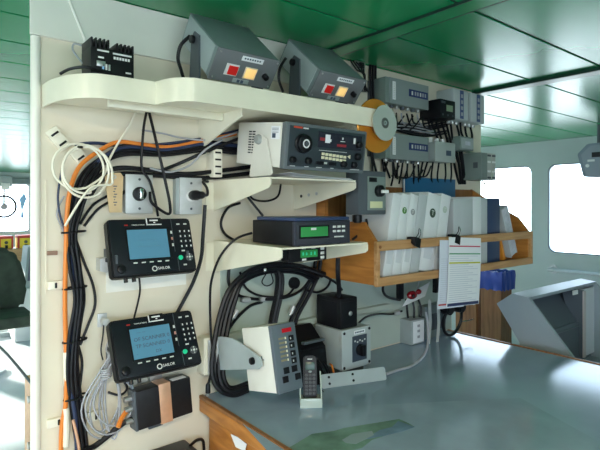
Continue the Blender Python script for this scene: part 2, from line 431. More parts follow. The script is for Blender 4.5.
# two tilted grey instruments
def grey_instrument(X, label):
    t = thing('tilted_instrument', label, 'instrument', (X, -.30, 1.994), (R(40.7), 0, 0), 'tilted grey instruments on the top shelf')
    W, H, D = .216, .096, .233
    B().box(0, W, .004, D, -H, 0, .004).done('case', GREYBOX, t)
    B().box(-.002, W + .002, -.002, .006, -H - .002, .002, .003).done('front_panel', mat('instrument panel grey', (.17, .18, .195), .42), t)
    B().box(-.0025, 0, .02, D - .01, -H + .004, -.004, .001).done('side_plate', GREYSIDE, t)
    def box(name, u0, u1, v0, v1, d, m): return B().box(u0 * W, u1 * W, -.002 - d, -.0015, -v1 * H, -v0 * H, .0008).done(name, m, t)
    lb = box('name_label', .38, .73, .07, .23, .0008, PAPER)
    for k in range(7): B().box((.42 + k * .04) * W, (.445 + k * .04) * W, -.0032, -.0028, -.17 * H, -.12 * H).done('printed_line', INKD, lb, False)
    box('switch_bezel', .19, .39, .40, .78, .002, WHITE)
    box('power_switch', .235, .375, .45, .74, .005, REDLIT)
    box('lamp_bezel', .49, .69, .40, .80, .002, KEYC)
    box('lamp', .51, .67, .44, .76, .004, AMBER)
    box('rating_plate', .36, .62, .84, .985, .0008, GREYSIDE)
    for k in range(2): box('printed_line', .43 + k * .06, .475 + k * .06, .87, .97, .0012, INKD)
    B().lathe([(.0095, -.002), (.009, -.016), (.006, -.018)], (.84 * W, 0, -.59 * H)).done('knob', BLACK, t)
    for u in (.04, .96):
        for v in (.08, .92): B().cyl((u * W, -.004, -v * H), (u * W, -.001, -v * H), .003, seg=10).done('screw', METAL, t)
    # tilt bracket drawn in the case frame, its feet reach the shelf below
    Mi = Matrix.Rotation(R(-40.7), 4, 'X')
    def loc(y, z): q = Mi @ V((0, y - (-.30), z - 1.994)); return (q.y, q.z)
    for x in (-.008, W + .002):
        B().prism([loc(-.195, 2.055), loc(-.165, 2.075), loc(-.145, 2.06), loc(-.125, 1.846), loc(-.195, 1.846)], 'x', x, x + .006).done('bracket_arm', GREYD, t, False)
    for s, x in ((-1, -.008), (1, W + .008)):
        q = loc(-.163, 2.05)
        B().cyl((x, q[0], q[1]), (x + s * .012, q[0], q[1]), .013, .012, 14, .002).done('clamp_knob', BLACK, t)
    return t
grey_instrument(.709, 'tilted grey instrument with lit red switch next to the shelf bend, nearer the power converter')
grey_instrument(1.093, 'tilted grey instrument with lit red switch above the hanging silver disc')
cable('black lead curving behind the first tilted grey instrument', [(190, 36, -.13), (181, 45, -.10), (178, 58, -.09), (181, 70, -.10), (184, 80, -.12)], .0055)
cable('black lead curving behind the second tilted grey instrument', [(286, 58, -.13), (280, 68, -.10), (279, 80, -.09), (283, 92, -.10)], .005)

# silver disc and amber disc hung on the shelf end
q = P(385, 123, -.37)
t = thing('silver_disc', 'shiny silver compact disc hung at the right end of the top shelf', 'disc', q)
B().lathe([(.0085, -.0008), (.062, -.0008), (.062, .0008), (.0085, .0008)], hole=True, seg=48).done('disc', DISC, t)
B().lathe([(.0085, -.0012), (.019, -.0012), (.019, .0012), (.0085, .0012)], hole=True).done('hub_ring', mat('dark hub', (.08, .09, .085), .35), t)
B().lathe([(.0035, -.003), (.0085, -.003), (.0085, .012), (.0035, .012)], hole=True).done('spindle', GREYG, t)
q2 = P(376, 126, -.334)
t = thing('amber_disc', 'larger amber coloured disc behind the silver disc', 'disc', q2)
B().lathe([(.012, -.004), (.094, -.004), (.0955, -.002), (.0955, .002), (.094, .004), (.012, .004)], hole=True, seg=56).done('rim', AMBERDISC, t)
B().lathe([(.010, -.0055), (.03, -.0055), (.03, .0055), (.010, .0055)], hole=True).done('hub', mat('dark amber', (.25, .08, .01), .3), t)
B().lathe([(.004, -.03), (.0095, -.03), (.0095, .034), (.004, .034)], hole=True).done('axle', GREYD, t)

# ================================================================== LOWER SHELVES
def bracket_shelf(label, z, Xa, Xb, depth, h0, h1):
    t = thing('bracket_shelf', label, 'shelf', (Xa, 0, z))
    W = Xb - Xa
    for x in (0, W - .004):
        B().prism([(-.001, 0), (-depth + .012, 0), (-depth, -.008), (-depth, -h1 + .008), (-depth + .012, -h1), (-.001, -h0)], 'x', x, x + .004).done('side_plate', SHELFP, t, False)
    B().box(.001, W - .001, -depth + .001, -.001, -.006, -.0005, .001).done('shelf_plate', SHELFP, t, False)
    for k in range(3):
        B().cyl((W - .006, -.05 - k * .045, -.05 + k * .004), (W - .002, -.05 - k * .045, -.05 + k * .004), .006, seg=12).done('bolt', (BLACK, METAL, METAL)[k], t)
    B().box(-.03, 0, -.004, -.0005, -h0 + .006, -.006, .001).done('wall_flange', SHELFP, t, False)
    return t
bracket_shelf('short cream bracket shelf carrying the radio with the big tuning knob', 1.634, .858, 1.216, .34, .105, .034)
bracket_shelf('short cream bracket shelf carrying the flat black receiver', 1.427, .858, 1.216, .395, .11, .036)

# --- the radio
W, H, D = .337, .138, .27
t = thing('radio_transceiver', 'off white cased radio with dark panel, big tuning knob and rows of cream keys', 'radio', (.904, -.36, 1.797), (R(7), 0, 0))
B().box(0, W, .012, D, -H, 0, .004).done('case', CASEW, t)
B().box(-.002, W + .002, -.006, .02, -H - .002, .002, .005).done('front_frame', mat('panel frame grey', (.12, .14, .155), .42), t)
B().box(.008, W - .008, -.008, -.004, -H + .008, -.008, .001).done('front_panel', mat('dark teal panel', (.028, .04, .05), .4), t)
def rp(name, u0, u1, v0, v1, d, m, bev=.0006): return B().box(u0 * W, u1 * W, -.008 - d, -.0076, -v1 * H, -v0 * H, bev).done(name, m, t)
kn = B().lathe([(.030, -.008), (.030, -.012), (.027, -.014), (.026, -.026), (.022, -.028)], (.175 * W, 0, -.43 * H)).done('tuning_knob', BLACK, t)
B().lathe([(.009, -.0285), (.0135, -.0285), (.0135, -.0275), (.009, -.0275)], (.175 * W, 0, -.43 * H), hole=True).done('knob_ring', INK, kn)
B().cyl((.175 * W, -.034, -.43 * H), (.175 * W, -.027, -.43 * H), .006).done('finger_dimple', GREYD, kn)
dw = rp('display_window', .36, .93, .12, .47, .0012, mat('display glass', (.02, .022, .035), .12))
for u0, u1, v0, v1, m in ((.445, .505, .17, .36, PAPER), (.505, .52, .27, .33, INK), (.66, .675, .2, .25, INK), (.64, .70, .285, .30, INK), (.815, .84, .18, .32, INK), (.38, .44, .25, .32, mat('dim red led', (.25, .02, .03), .3, emit=.1)), (.60, .72, .36, .42, mat('dim red led', (.25, .02, .03), .3))):
    B().box(u0 * W, u1 * W, -.0102, -.009, -v1 * H, -v0 * H).done('display_segment', m, dw, False)
for k in range(7):
    for r_ in range(2):
        u = .415 + k * .047; v = .585 + r_ * .085 + k * .006
        rp('key', u, u + .034, v, v + .062, .003, KEYC)
B().prism([(.75 * W, -.63 * H), (.785 * W, -.59 * H), (.785 * W, -.68 * H)], 'y', -.011, -.0076).done('key', KEYC, t, False)
rp('printed_line', .38, .74, .535, .545, .0004, INK, 0)
for u, v, r_ in ((.885, .33, .0125), (.885, .62, .0125), (.07, .80, .0105), (.25, .80, .011), (.70, .82, .0115), (.84, .82, .0115)):
    B().lathe([(r_, -.008), (r_ * .92, -.02), (r_ * .7, -.022)], (u * W, 0, -v * H), seg=18).done('knob', BLACK, t)
for u in (.355, .52): rp('rocker', u, u + .085, .79, .87, .004, BLACK)
rp('rocker', .455, .49, .80, .845, .002, KEYW)
rp('maker_plate', .065, .165, .065, .105, .0005, mat('dull red print', (.55, .06, .03), .5), 0)
rp('printed_line', .175, .235, .075, .105, .0005, INK, 0)
for u0, u1 in ((.05, .11), (.22, .27), (.36, .43), (.54, .58), (.80, .93)): rp('printed_line', u0, u1, .925, .94, .0004, KEYW, 0)
for c in range(2):
    for r_ in range(9):
        B().box(-.001, .0015, .20 - c * .021 - .016, .20 - c * .021, -.028 - r_ * .0085 - .0042, -.028 - r_ * .0085).done('vent_slot', BLACK, t, False)
B().lathe([(.0165, 0), (.0165, -.012), (.013, -.02)], (0, .128, -.055), 'x', 12).done('clamp_knob', mat('grey knob', (.30, .32, .31), .45), t)
lb = B().box(-.0012, .001, .03, .075, -.052, -.012).done('rating_label', PAPER, t, False)
for z in (-.018, -.023, -.03): B().box(-.0016, -.001, .036, .07, z - .0015, z).done('printed_line', INKD, lb, False)
B().box(-.0016, -.001, .05, .068, -.048, -.034).done('printed_line', INKD, lb, False)
B().prism([(.155, -.05), (.14, -.035), (.115, -.04), (.09, -.05), (.045, -.155), (.052, -.163), (.165, -.177), (.17, -.17)], 'x', -.008, -.004).done('bracket', CASEW, t, False)
# papers slid under the radio
for k in range(3):
    a = [(.93 + .006 * k, -.355 + .01 * k), (1.185 + .004 * k, -.36 + .012 * k), (1.19, -.12), (.935, -.115)]
    b = B(); z = 1.6345 + k * .0022
    n = 10; top = []
    for i in range(n + 1):
        f = i / n; x = a[0][0] + (a[1][0] - a[0][0]) * f; y = a[0][1]
        zz = z + .010 * (1 - f) * (k + 1) / 3 * max(0, 1 - f)
        top.append((x, zz))
    pts = top + [(x, z_ + .0009) for x, z_ in reversed(top)]
    b.prism(pts, 'y', a[0][1], -.13)
    tag(b.done('paper_sheet', (PAPER, PAPER2, PAPER)[k], smooth=False), ('lowest white sheet under the radio', 'greyish middle sheet of the papers under the radio', 'topmost white sheet of the papers under the radio')[k], 'paper', 'papers under the radio')

# --- the black receiver
W, H, D = .227, .073, .216
t = thing('marine_receiver', 'flat black receiver with a green display and six small keys', 'receiver', (.904, -.393, 1.502))
B().box(0, W, .006, D, -H, 0, .003).done('case', BLACKM, t)
B().box(0, W, -.004, .008, -H, 0, .003).done('front_frame', mat('receiver frame', (.028, .03, .045), .4), t)
def rp(name, u0, u1, v0, v1, d, m, bev=.0005, parent=None): return B().box(u0 * W, u1 * W, -.004 - d, -.0036, -v1 * H, -v0 * H, bev).done(name, m, parent or t)
rp('front_panel', .03, .93, .1, .93, .0008, mat('receiver panel', (.035, .037, .05), .42))
rp('display_bezel', .07, .60, .17, .72, .0014, BLACK)
d_ = rp('display', .10, .57, .24, .64, .0022, LCDG)
for u0, u1, v0, v1 in ((.27, .36, .28, .37), (.14, .22, .42, .47), (.25, .5, .43, .46), (.15, .4, .53, .57)):
    rp('display_segment', u0, u1, v0, v1, .0026, LCDG if v0 > .3 else KEYW, 0, d_)
for i in range(3):
    for j in range(2): rp('key', .665 + i * .085, .72 + i * .085, .22 + j * .19, .31 + j * .19, .003, KEYW)
rp('printed_line', .69, .87, .665, .72, .0012, KEYW, 0)
B().box(.003, W - .004, -.004, D - .02, .0005, .011, .002).done('top_plate', NAVY, t)
for x in (.03, W - .03):
    B().cyl((x, .02, -H - .003), (x, .02, -H + .001), .007, seg=10).done('foot', BLACK, t)
# small display hung under the receiver shelf
p0 = P(289, 248, -.33)
t = thing('small_display_unit', 'small black unit with green digits hung under the receiver shelf', 'display', (p0.x, -.33, 1.42))
W, H = .155, .047
B().box(0, W, 0, .04, -H, 0, .003).done('body', BLACK, t)
d_ = B().box(.045, .115, -.001, .001, -.035, -.012).done('display', LCDG, t, False)
for u in (.052, .066, .085, .10): B().box(u, u + .006, -.0016, -.0008, -.028, -.018).done('display_segment', GREENB, d_, False)
for z in (-.009, -.024, -.038): B().box(.128, .143, -.002, .001, z - .005, z + .004, .001).done('key', KEYW, t)
for x in (.05, .09): B().box(x, x + .016, -.001, .001, -.008, -.003).done('printed_line', KEYW, t, False)
B().box(.052, .068, -.001, .001, -.044, -.038).done('printed_line', KEYW, t, False)
B().box(-.03, .002, .006, .036, -.04, -.004, .003).done('connector', BLACK, t)
B().box(.03, .12, .01, .03, -.001, .0045).done('hanger', GREYD, t, False)

# ================================================================== MESSAGE TERMINALS
def terminal(loc, tilt, label, lines, ink, roll):
    W, H = .263, .174
    t = thing('message_terminal', label, 'terminal', loc, (R(tilt), R(roll), 0), 'black message terminals on the wall')
    b = B(); b.prism([(W / 2 + x, -H / 2 + y) for x, y in rounded(W, H, .012, 4)], 'y', 0, .034, .004); b.done('body', BLACKM, t)
    B().box(.005, W - .005, -.003, .003, -H + .005, -.005, .002).done('front_panel', mat('terminal panel', (.007, .009, .014), .34, spec=.3), t)
    def rp(name, u0, u1, v0, v1, d, m, bev=0, parent=None): return B().box(u0 * W, u1 * W, -.003 - d, -.0026, -v1 * H, -v0 * H, bev).done(name, m, parent or t, bool(bev))
    rp('screen_bezel', .185, .715, .165, .735, .001, BLACK)
    sc = rp('screen', .205, .675, .20, .71, .0016, LCDB)
    for s_, u, v, sz in lines: text(s_, sz, ink, sc, (u * W, -.0047, -v * H), name='screen_text')
    pl = rp('name_plate', .44, .62, -.005, .125, .003, BLACK, .001)
    for a in ((.44, .45, 0, .125), (.44, .62, .108, .125)): rp('plate_edge', *a, .0035, INK, 0, pl)
    rp('printed_line', .48, .58, .03, .055, .0036, INK, 0, pl)
    rp('printed_line', .525, .545, .07, .09, .0036, INK, 0, pl)
    text('THRANE & THRANE', .0055, KEYW, t, (.345 * W, -.0032, -.115 * H), sx=.8)
    rp('maker_mark', .185, .225, .105, .125, .0004, RED)
    rp('divider', .745, .75, .02, .62, .0006, GREYD); rp('divider', .765, .77, .72, .97, .0006, GREYD)
    for i in range(5): rp('soft_key', .24 + i * .093, .285 + i * .093, .765, .785, .002, KEYW, .0005)
    for i, m in enumerate((KEYW, mat('reddish key', (.55, .25, .2), .5), KEYW)): rp('side_key', .70 + .02, .74, .24 + i * .115, .29 + i * .115, .002, m, .0005)
    for r_ in range(4):
        for c in range(3):
            u, v = .82 + c * .058, .225 + r_ * .092
            k = rp('key', u, u + .036, v, v + .055, .002, BLACK, .0006)
            rp('key_print', u + .011, u + .027, v + .012, v + .045, .0024, INK, 0, k)
    for u, v in ((.81, .105), (.90, .105), (.83, .60), (.83, .855)): rp('function_key', u, u + .04, v, v + .025, .0012, KEYW)
    B().lathe([(.0075, -.003), (.007, -.0065), (.004, -.007)], (.805 * W, 0, -.735 * H), seg=18).done('green_button', GREENB, t)
    dp = B().lathe([(.0125, -.003), (.012, -.006), (.008, -.0065)], (.915 * W, 0, -.735 * H), seg=22).done('direction_pad', mat('pad grey', (.07, .075, .085), .4), t)
    for a in range(4):
        x, z = .0085 * math.cos(a * PI / 2), .0085 * math.sin(a * PI / 2)
        B().cyl((.915 * W + x, -.0075, -.735 * H + z), (.915 * W + x, -.006, -.735 * H + z), .002, seg=8).done('arrow_mark', KEYW, dp)
    B().cyl((.915 * W, -.0078, -.735 * H), (.915 * W, -.006, -.735 * H), .0035, seg=12).done('centre_key', KEYW, dp)
    B().lathe([(.0055, -.0032), (.0085, -.0032), (.0085, -.0022), (.0055, -.0022)], (.475 * W, 0, -.895 * H), hole=True, seg=18).done('emblem', KEYW, t)
    text('SAILOR', .0115, INK, t, (.585 * W, -.0032, -.895 * H))
    B().lathe([(.013, -.003), (.012, -.009), (.008, -.0105)], (.10 * W, 0, -.86 * H), seg=20).done('volume_knob', BLACK, t)
    for u in (.16, .25): B().cyl((u * W, .016, -H - .012), (u * W, .016, -H + .002), .006, seg=10).done('connector', BLACK, t)
    # bracket reaching back to the wall
    Mi = (Euler((R(tilt), R(roll), 0)).to_matrix().to_4x4()).inverted()
    def lw(x, y, z): return Mi @ (V((x, y, z)) - V(loc))
    for X in (loc[0] + .012, loc[0] + W - .03):
        zc = loc[2] - .12
        b = B(); pts = [(-.002, zc + .03), (loc[1] - .045, zc + .018), (loc[1] - .045, zc - .012), (-.002, zc - .03)]
        b.prism(pts, 'x', X, X + .006, m=Mi @ Matrix.Translation(-V(loc))); b.done('bracket_arm', GREYD, t, False)
    return t
DIM = mat('dim lcd print', (.10, .235, .35), .4)
LT1 = [('----- ----', .36, .27, .010), ('---- --- ---', .43, .38, .015), ('----- --- ----', .44, .49, .015), ('----', .56, .61, .010)]
LT2 = [('----- ----', .33, .27, .008), ('OF SCANNER 0', .445, .39, .0162), ('TP SCANNED 0', .445, .505, .0155), ('DX', .50, .63, .0135), ('-', .25, .63, .012)]
terminal((.474, -.062, 1.508), -18.4, 'black keypad terminal with a blue screen, mounted higher, white plate behind', LT1, DIM, 0)
terminal((.480, -.062, 1.212), -27, 'black keypad terminal with dark text on the screen, mounted above the copper strapped box', LT2, INKD, 0)
tag(B().box(P(106, 278, -.003).x, P(186, 278, -.003).x, -.004, -.0005, 1.285, 1.36, .001).done('mounting_plate', WHITEP, smooth=False), 'flat white plate on the wall behind the higher terminal', 'plate')
t = thing('bracket_clip', 'small grey metal bracket on the wall left of the higher terminal', 'bracket', P(105, 262, -.02))
B().prism([(-.02, .012), (.012, .014), (.018, -.002), (.0, -.03), (-.02, -.024)], 'y', -.02, .019).done('plate', ALU, t, False)
B().box(-.006, .008, -.03, -.018, .002, .014, .002).done('clip', BLACK, t)
t = thing('cable_cleat', 'small grey clamp knob on the wall left of the lower terminal', 'clamp', P(104, 321, -.02))
B().lathe([(.010, -.022), (.011, -.006), (.006, 0), (.006, .019)]).done('knob', ALU, t)
B().box(-.014, .014, .014, .0195, -.02, .02, .002).done('base', ALU, t)

# ================================================================== BLACK BOX WITH COPPER STRAP
p0 = P(137, 390, -.085)
t = thing('strapped_box', 'black flat electronics box held by a copper strap below the lower terminal', 'electronics', (p0.x, -.085, .937), (R(-4), R(-3), 0))
W, H = .178, .115
B().box(0, W, 0, .06, -H / 2, H / 2, .006).done('case', BLACKM, t)
B().box(-.005, .004, .004, .058, -H / 2 - .002, H / 2 + .002, .003).done('end_plate', GREYD, t)
B().box(W * .40, W * .40 + .037, -.003, .064, -H / 2 - .002, H / 2 + .003, .001).done('strap', COPPER, t)
B().box(W * .38, W * .38 + .04, .055, .07, H / 2, H / 2 + .03, .002).done('strap_tab', METAL, t)
B().box(W * .30, W * .30 + .045, .055, .07, -H / 2 - .028, -H / 2, .002).done('strap_tab', GREYD, t)
lb = B().box(W * .67, W * .93, .005, .03, H / 2 - .0005, H / 2 + .001).done('label', PAPER, t, False)
for z in (.035, .005, -.03):
    B().cyl((-.026, .03, z), (-.003, .03, z), .009, seg=12).done('socket', METAL, t)
B().tube([(-.022, .03, .0), (-.04, .02, -.012), (-.055, .01, -.03)], .007, 8, 3).done('plug', ORANGE, t)
t = thing('floor_charger', 'black device with a blue loop resting low beside the table end', 'charger', (0, 0, 0))
q = P(178, 447, -.10)
B().box(q.x - .07, q.x + .07, -.17, -.002, q.z - .12, q.z - .03, .008).done('case', BLACK, t)
B().tube([(q.x - .045, -.12, q.z - .032), (q.x - .03, -.13, q.z - .02), (q.x + .02, -.13, q.z - .014), (q.x + .045, -.12, q.z - .03)], .004, 7, 5).done('blue_loop', mat('blue loop', (.03, .05, .35), .4), t)
cable('black cable rising from the low device beside the table end', [(190, 446, -.06), (197, 440, -.04), (203, 441, -.02), (204, 455, -.02), (203, 475, -.02)], .005)

# ================================================================== SOCKETS, TAG, STRIPS ON THE WALL
p0 = P(139.5, 194, -.03)
t = thing('rotary_switch', 'square metal wall plate with a black round switch above the higher terminal', 'switch', (p0.x, 0, p0.z))
B().box(-.042, .042, -.024, -.0005, -.058, .058, .003).done('back_box', GREYSIDE, t)
B().box(-.043, .043, -.030, -.023, -.06, .06, .002).done('plate', ALU, t)
B().lathe([(.022, -.030), (.021, -.036), (.017, -.037)], (0, 0, 0)).done('dial', BLACK, t)
B().box(-.006, .006, -.052, -.036, -.016, .016, .003).done('handle', CHROME, t)
for z in (-.045, .045): B().cyl((0, -.032, z), (0, -.029, z), .004, seg=10).done('screw', GREYD, t)
p0 = P(192, 196, -.04)
t = thing('wall_socket', 'square metal wall socket with a black plug, left of the radio shelf', 'socket', (p0.x, 0, p0.z))
B().box(-.05, .034, -.026, -.0005, -.06, .06, .003).done('back_box', GREYSIDE, t)
B().box(-.040, .040, -.034, -.025, -.06, .06, .002).done('plate', ALU, t)
B().lathe([(.018, -.033), (.018, -.04), (.014, -.041)]).done('outlet', WHITE, t)
for z in (-.042, .042): B().cyl((0, -.036, z), (0, -.033, z), .004, seg=10).done('screw', GREYD, t)
t = thing('black_plug', 'black plug pushed into the metal wall socket beside the shelf bracket', 'plug', (p0.x, 0, p0.z))
B().lathe([(.006, -.0415), (.015, -.043), (.0165, -.05), (.0165, -.075), (.013, -.082), (.012, -.11), (.007, -.118)], (0, 0, .002), seg=14).done('body', BLACK, t)
B().tube([(0, -.112, .002), (.012, -.122, .003), (.022, -.10, .025), (.03, -.06, .045), (.05, -.03, .05), (.07, -.02, .05)], .0045, 7, 5).done('lead', RUBBER, t)
p0 = P(114, 175, -.03)
t = thing('paper_tag', 'tan card tag with handwriting hanging beside the metal switch plate', 'tag', (p0.x, -.032, p0.z))
B().prism([(-.018, .004), (.018, .008), (.027, -.004), (.022, -.112), (-.014, -.112), (-.028, -.006)], 'y', -.001, .001).done('card', TAN, t, False)
B().lathe([(.003, -.0016), (.006, -.0016), (.006, .0016), (.003, .0016)], (0, 0, -.006), hole=True).done('eyelet', METAL, t)
for k in range(8): B().box(-.003 + .002 * (k % 2), .008 - .003 * (k % 3), -.0016, -.0008, -.035 - k * .008, -.032 - k * .008).done('ink_mark', INKD, t, False)
B().tube([(0, 0, -.006), (-.002, .006, .012), (-.006, .012, .03)], .001, 5, 4).done('string', WHITEC, t)
# cream cable saddles
def saddle(px, py, rot, label, slots=2, w=.034, h=.05, g='cream cable saddles', dp=.014):
    q = P(px, py, -.004)
    t = thing('cable_saddle', label, 'cable clip', (q.x, -.0005, q.z), (0, R(rot), 0), g)
    B().box(-w / 2, w / 2, -dp, 0, -h / 2, h / 2, .003).done('base', WHITEC, t)
    for i in range(slots):
        z = -h / 2 + h * (i + .5) / slots
        B().box(-w * .32, w * .32, -dp - .0025, -dp + .001, z - .003, z + .003, .001).done('slot', BLACK, t)
    return t
saddle(58, 139, -40, 'cream cable saddle highest on the wall near the pipe, with black clips', 2, .036, .066)
saddle(80, 158, -40, 'cream cable saddle inside the coil of white cable', 1, .034, .05)
saddle(94, 173, -40, 'cream cable saddle beside the tan card tag', 1, .03, .045)
saddle(211, 164, 0, 'tall perforated cream saddle above the metal wall socket', 4, .034, .095, dp=.052)
saddle(210, 131, 0, 'cream saddle high under the top shelf bracket', 1, .036, .04)
saddle(55, 285, 90, 'small pale clip on the wall left of the orange cable at mid height', 1, .024, .04)
saddle(58, 421, 90, 'small pale clip on the wall left of the orange cable near the bottom', 1, .024, .06)
saddle(95, 415, 90, 'small pale clip behind the coil of grey cable', 1, .03, .05)
q = P(52, 253, -.003)
tag(B().box(q.x - .014, q.x + .014, -.008, -.0005, q.z - .006, q.z + .006, .002).done('screw_plate', mat('rusty metal', (.28, .17, .12), .6), smooth=False), 'small rusty metal plate screwed on the wall between pipe and orange cable', 'plate')

# ================================================================== CABLES ON THE WALL
cable('orange cable arching along the wall and down beside the pipe', [(236, 134, -.03), (205, 140, -.032), (170, 147, -.034), (140, 144, -.036), (118, 142, -.036), (99, 151, -.036), (80, 166, -.036), (71, 187, -.034), (67, 215, -.03), (66, 250, -.028), (65, 300, -.026), (66, 350, -.026), (66, 400, -.026), (62, 425, -.022), (61, 450, -.02), (61, 480, -.02)], .0064, ORANGE)
base = [(240, 150), (205, 147), (165, 152), (128, 150), (106, 159), (88, 178), (78, 205), (72, 235), (76, 268), (80, 300), (75, 340), (74, 380), (79, 420), (82, 450), (83, 480)]
for k in range(9):
    o = (k - 4) * 1.2
    pts = []
    for i, (x, y) in enumerate(base):
        sc = 1.0 if i < 12 else 1.2
        if i < 5: pts.append((x, y + o * .9 + random.uniform(-1.2, 1.2), -.018 - .009 * ((k * 2) % 3)))
        else: pts.append((x + o * sc + random.uniform(-1.4, 1.4), y + (o if i < 7 else 0), -.016 - .009 * ((k * 2 + i // 4) % 3)))
    cable('black cable tied into the bundle running down the wall beside the orange cable', pts, .0044 if k % 3 else .0054, RUBBER, group='black cables tied in the wall bundle') if k != 1 else cable('dark blue cable in the bundle beside the orange cable', pts, .0058, DKBLUE)
# ties round the bundle
for px, py, lab in ((72, 232, 'just below the white coil'), (73, 288, 'level with the higher terminal'), (73, 341, 'level with the lower terminal'), (74, 398, 'near the bottom of the picture')):
    q = P(px, py, -.026)
    b = B(); b.tube([(q.x + .006 + .032 * math.cos(a), -.022 + .019 * math.sin(a), q.z + .002 * math.cos(a)) for a in [2 * PI * i / 14 for i in range(14)]], .003, 6, 1, closed=True)
    tag(b.done('cable_tie', BLACK), 'black tie round the wall cable bundle ' + lab, 'cable tie')
# stripped pale sleeve sections on the orange cable
for py0, py1, lab in ((352, 386, 'higher'), (408, 446, 'lower')):
    tag(B().tube([P(66, py0, -.026), P(66.5, (py0 + py1) / 2, -.026), P(67 if py0 < 400 else 66, py1, -.0235)], .0085, 10, 3).done('cable_sleeve', WHITEC), lab + ' pale sleeve wrapped on the orange cable', 'sleeve')
# loose single cables
for lab, pts, r, m in (
    ('thick black cable running level behind the switch plate, upper', [(92, 190, -.03), (100, 176, -.03), (118, 168, -.036), (150, 170, -.036), (185, 174, -.034), (225, 170, -.03), (255, 166, -.03)], .0075, RUBBER),
    ('thick black cable running level behind the switch plate, lower', [(90, 196, -.02), (100, 181, -.02), (120, 174, -.02), (150, 175, -.02), (200, 178, -.02), (235, 175, -.02), (256, 172, -.02)], .0075, RUBBER),
    ('dark blue cable running level under the top shelf', [(75, 145, -.012), (95, 143, -.012), (125, 146, -.012), (165, 144, -.014), (205, 138, -.016), (240, 130, -.016)], .005, DKBLUE),
    ('black cable slanting from the wall bundle up to the radio', [(118, 196, -.016), (150, 176, -.012), (180, 163, -.013), (205, 152, -.05), (240, 138, -.05)], .0055, RUBBER),
    ('grey cable sagging above the metal wall socket', [(150, 168, -.05), (170, 172, -.052), (190, 165, -.052), (205, 150, -.06), (222, 140, -.06)], .0035, GREYC),
    ('thin grey wire with a pale connector under the shelf bend', [(142, 130, -.03), (165, 134, -.03), (182, 138, -.04), (210, 140, -.05), (238, 132, -.05)], .003, GREYC),
    ('black cable hanging from the top shelf past the tan tag', [(148, 106, -.02), (144, 125, -.055), (142, 150, -.06), (142, 168, -.055), (150, 182, -.05), (155, 200, -.045), (158, 216, -.03)], .004, RUBBER),
    ('black cable hanging from the top shelf down to the higher terminal', [(148, 108, -.03), (157, 145, -.066), (165, 180, -.066), (170, 205, -.062), (168, 214, -.05), (152, 203, -.045), (150, 192, -.035)], .0046, RUBBER),
    ('black cable falling from the wall socket beside the higher terminal', [(205, 205, -.06), (203, 235, -.06), (201, 258, -.05), (194, 280, -.03), (184, 300, -.02), (174, 318, -.02)], .0062, RUBBER),
    ('black cable leaving the wall bundle in a bow beside the higher terminal', [(76, 240, -.012), (84, 262, -.012), (93, 285, -.012), (95, 305, -.012), (88, 325, -.012), (80, 345, -.012)], .004, RUBBER),
    ('pair of thin black wires slanting under the tan tag, upper', [(80, 224, -.012), (92, 206, -.012), (107, 196, -.012)], .004, RUBBER),
    ('pair of thin black wires slanting under the tan tag, lower', [(84, 226, -.012), (97, 210, -.012), (109, 202, -.012)], .004, RUBBER),
    ('thin blue grey wire bowing left of the wall bundle', [(62, 168, -.012), (58, 195, -.012), (60, 215, -.012), (66, 232, -.012)], .003, DKBLUE),
    ('thin grey wire bowing beside the wall bundle above the pale clip', [(64, 196, -.01), (57, 212, -.01), (61, 226, -.01), (68, 240, -.01)], .0025, GREYC),
    ('black cable bowing right of the wall bundle near the lower terminal', [(78, 345, -.012), (82, 362, -.012), (80, 385, -.012), (78, 400, -.012)], .004, RUBBER),
    ('black cable looping under the radio shelf', [(248, 190, -.03), (253, 199, -.05), (267, 201, -.06), (278, 196, -.06), (281, 182, -.05)], .004, RUBBER),
    ('black cable slanting from the radio shelf down to the black receiver', [(243, 190, -.03), (250, 200, -.04), (263, 216, -.06)], .0045, RUBBER),
    ('black cable dropping from the radio bracket to the receiver shelf', [(240, 203, -.012), (228, 208, -.02), (221, 222, -.03), (225, 234, -.03), (238, 242, -.03)], .0048, RUBBER),
    ('long thin black cable bowing from the receiver down to the table', [(252, 233, -.17), (236, 239, -.16), (221, 255, -.12), (212, 278, -.08), (210, 300, -.06), (211, 335, -.06), (213, 352, -.06), (211, 372, -.06), (208, 385, -.06)], .0042, RUBBER),
    ('thin dark wire hanging under the higher terminal', [(139, 276, -.08), (140, 290, -.03), (138, 302, -.012), (134, 318, -.03)], .003, RUBBER),
    ('thin dark wire from the wall knob to the grey coil', [(104, 322, -.03), (103, 335, -.02), (101, 350, -.02), (103, 360, -.02)], .002, RUBBER),
    ('black cable looping under the lower terminal', [(120, 376, -.09), (127, 388, -.05), (120, 395, -.03), (108, 392, -.02)], .0035, RUBBER),
    ('thick black cable curving into the wall bundle at the bottom left', [(136, 418, -.06), (122, 424, -.05), (108, 436, -.04), (95, 446, -.035), (84, 452, -.05), (76, 470, -.05)], .0085, RUBBER),
    ('coppery stripped wires hanging at the foot of the wall bundle', [(73, 420, -.062), (76, 432, -.064), (79, 448, -.062), (80, 470, -.06)], .004, COPPER),
):
    cable(lab, pts, r, m)
t = thing('cable_plug', 'small black plug end of the long cable resting on the table corner', 'plug', P(208, 386, -.06))
B().lathe([(.004, .01), (.0075, .004), (.0085, -.022), (.006, -.024)], axis='z', seg=12).done('body', BLACK, t)
B().box(-.005, .005, -.004, .004, -.034, -.023, .001).done('tip', METAL, t)
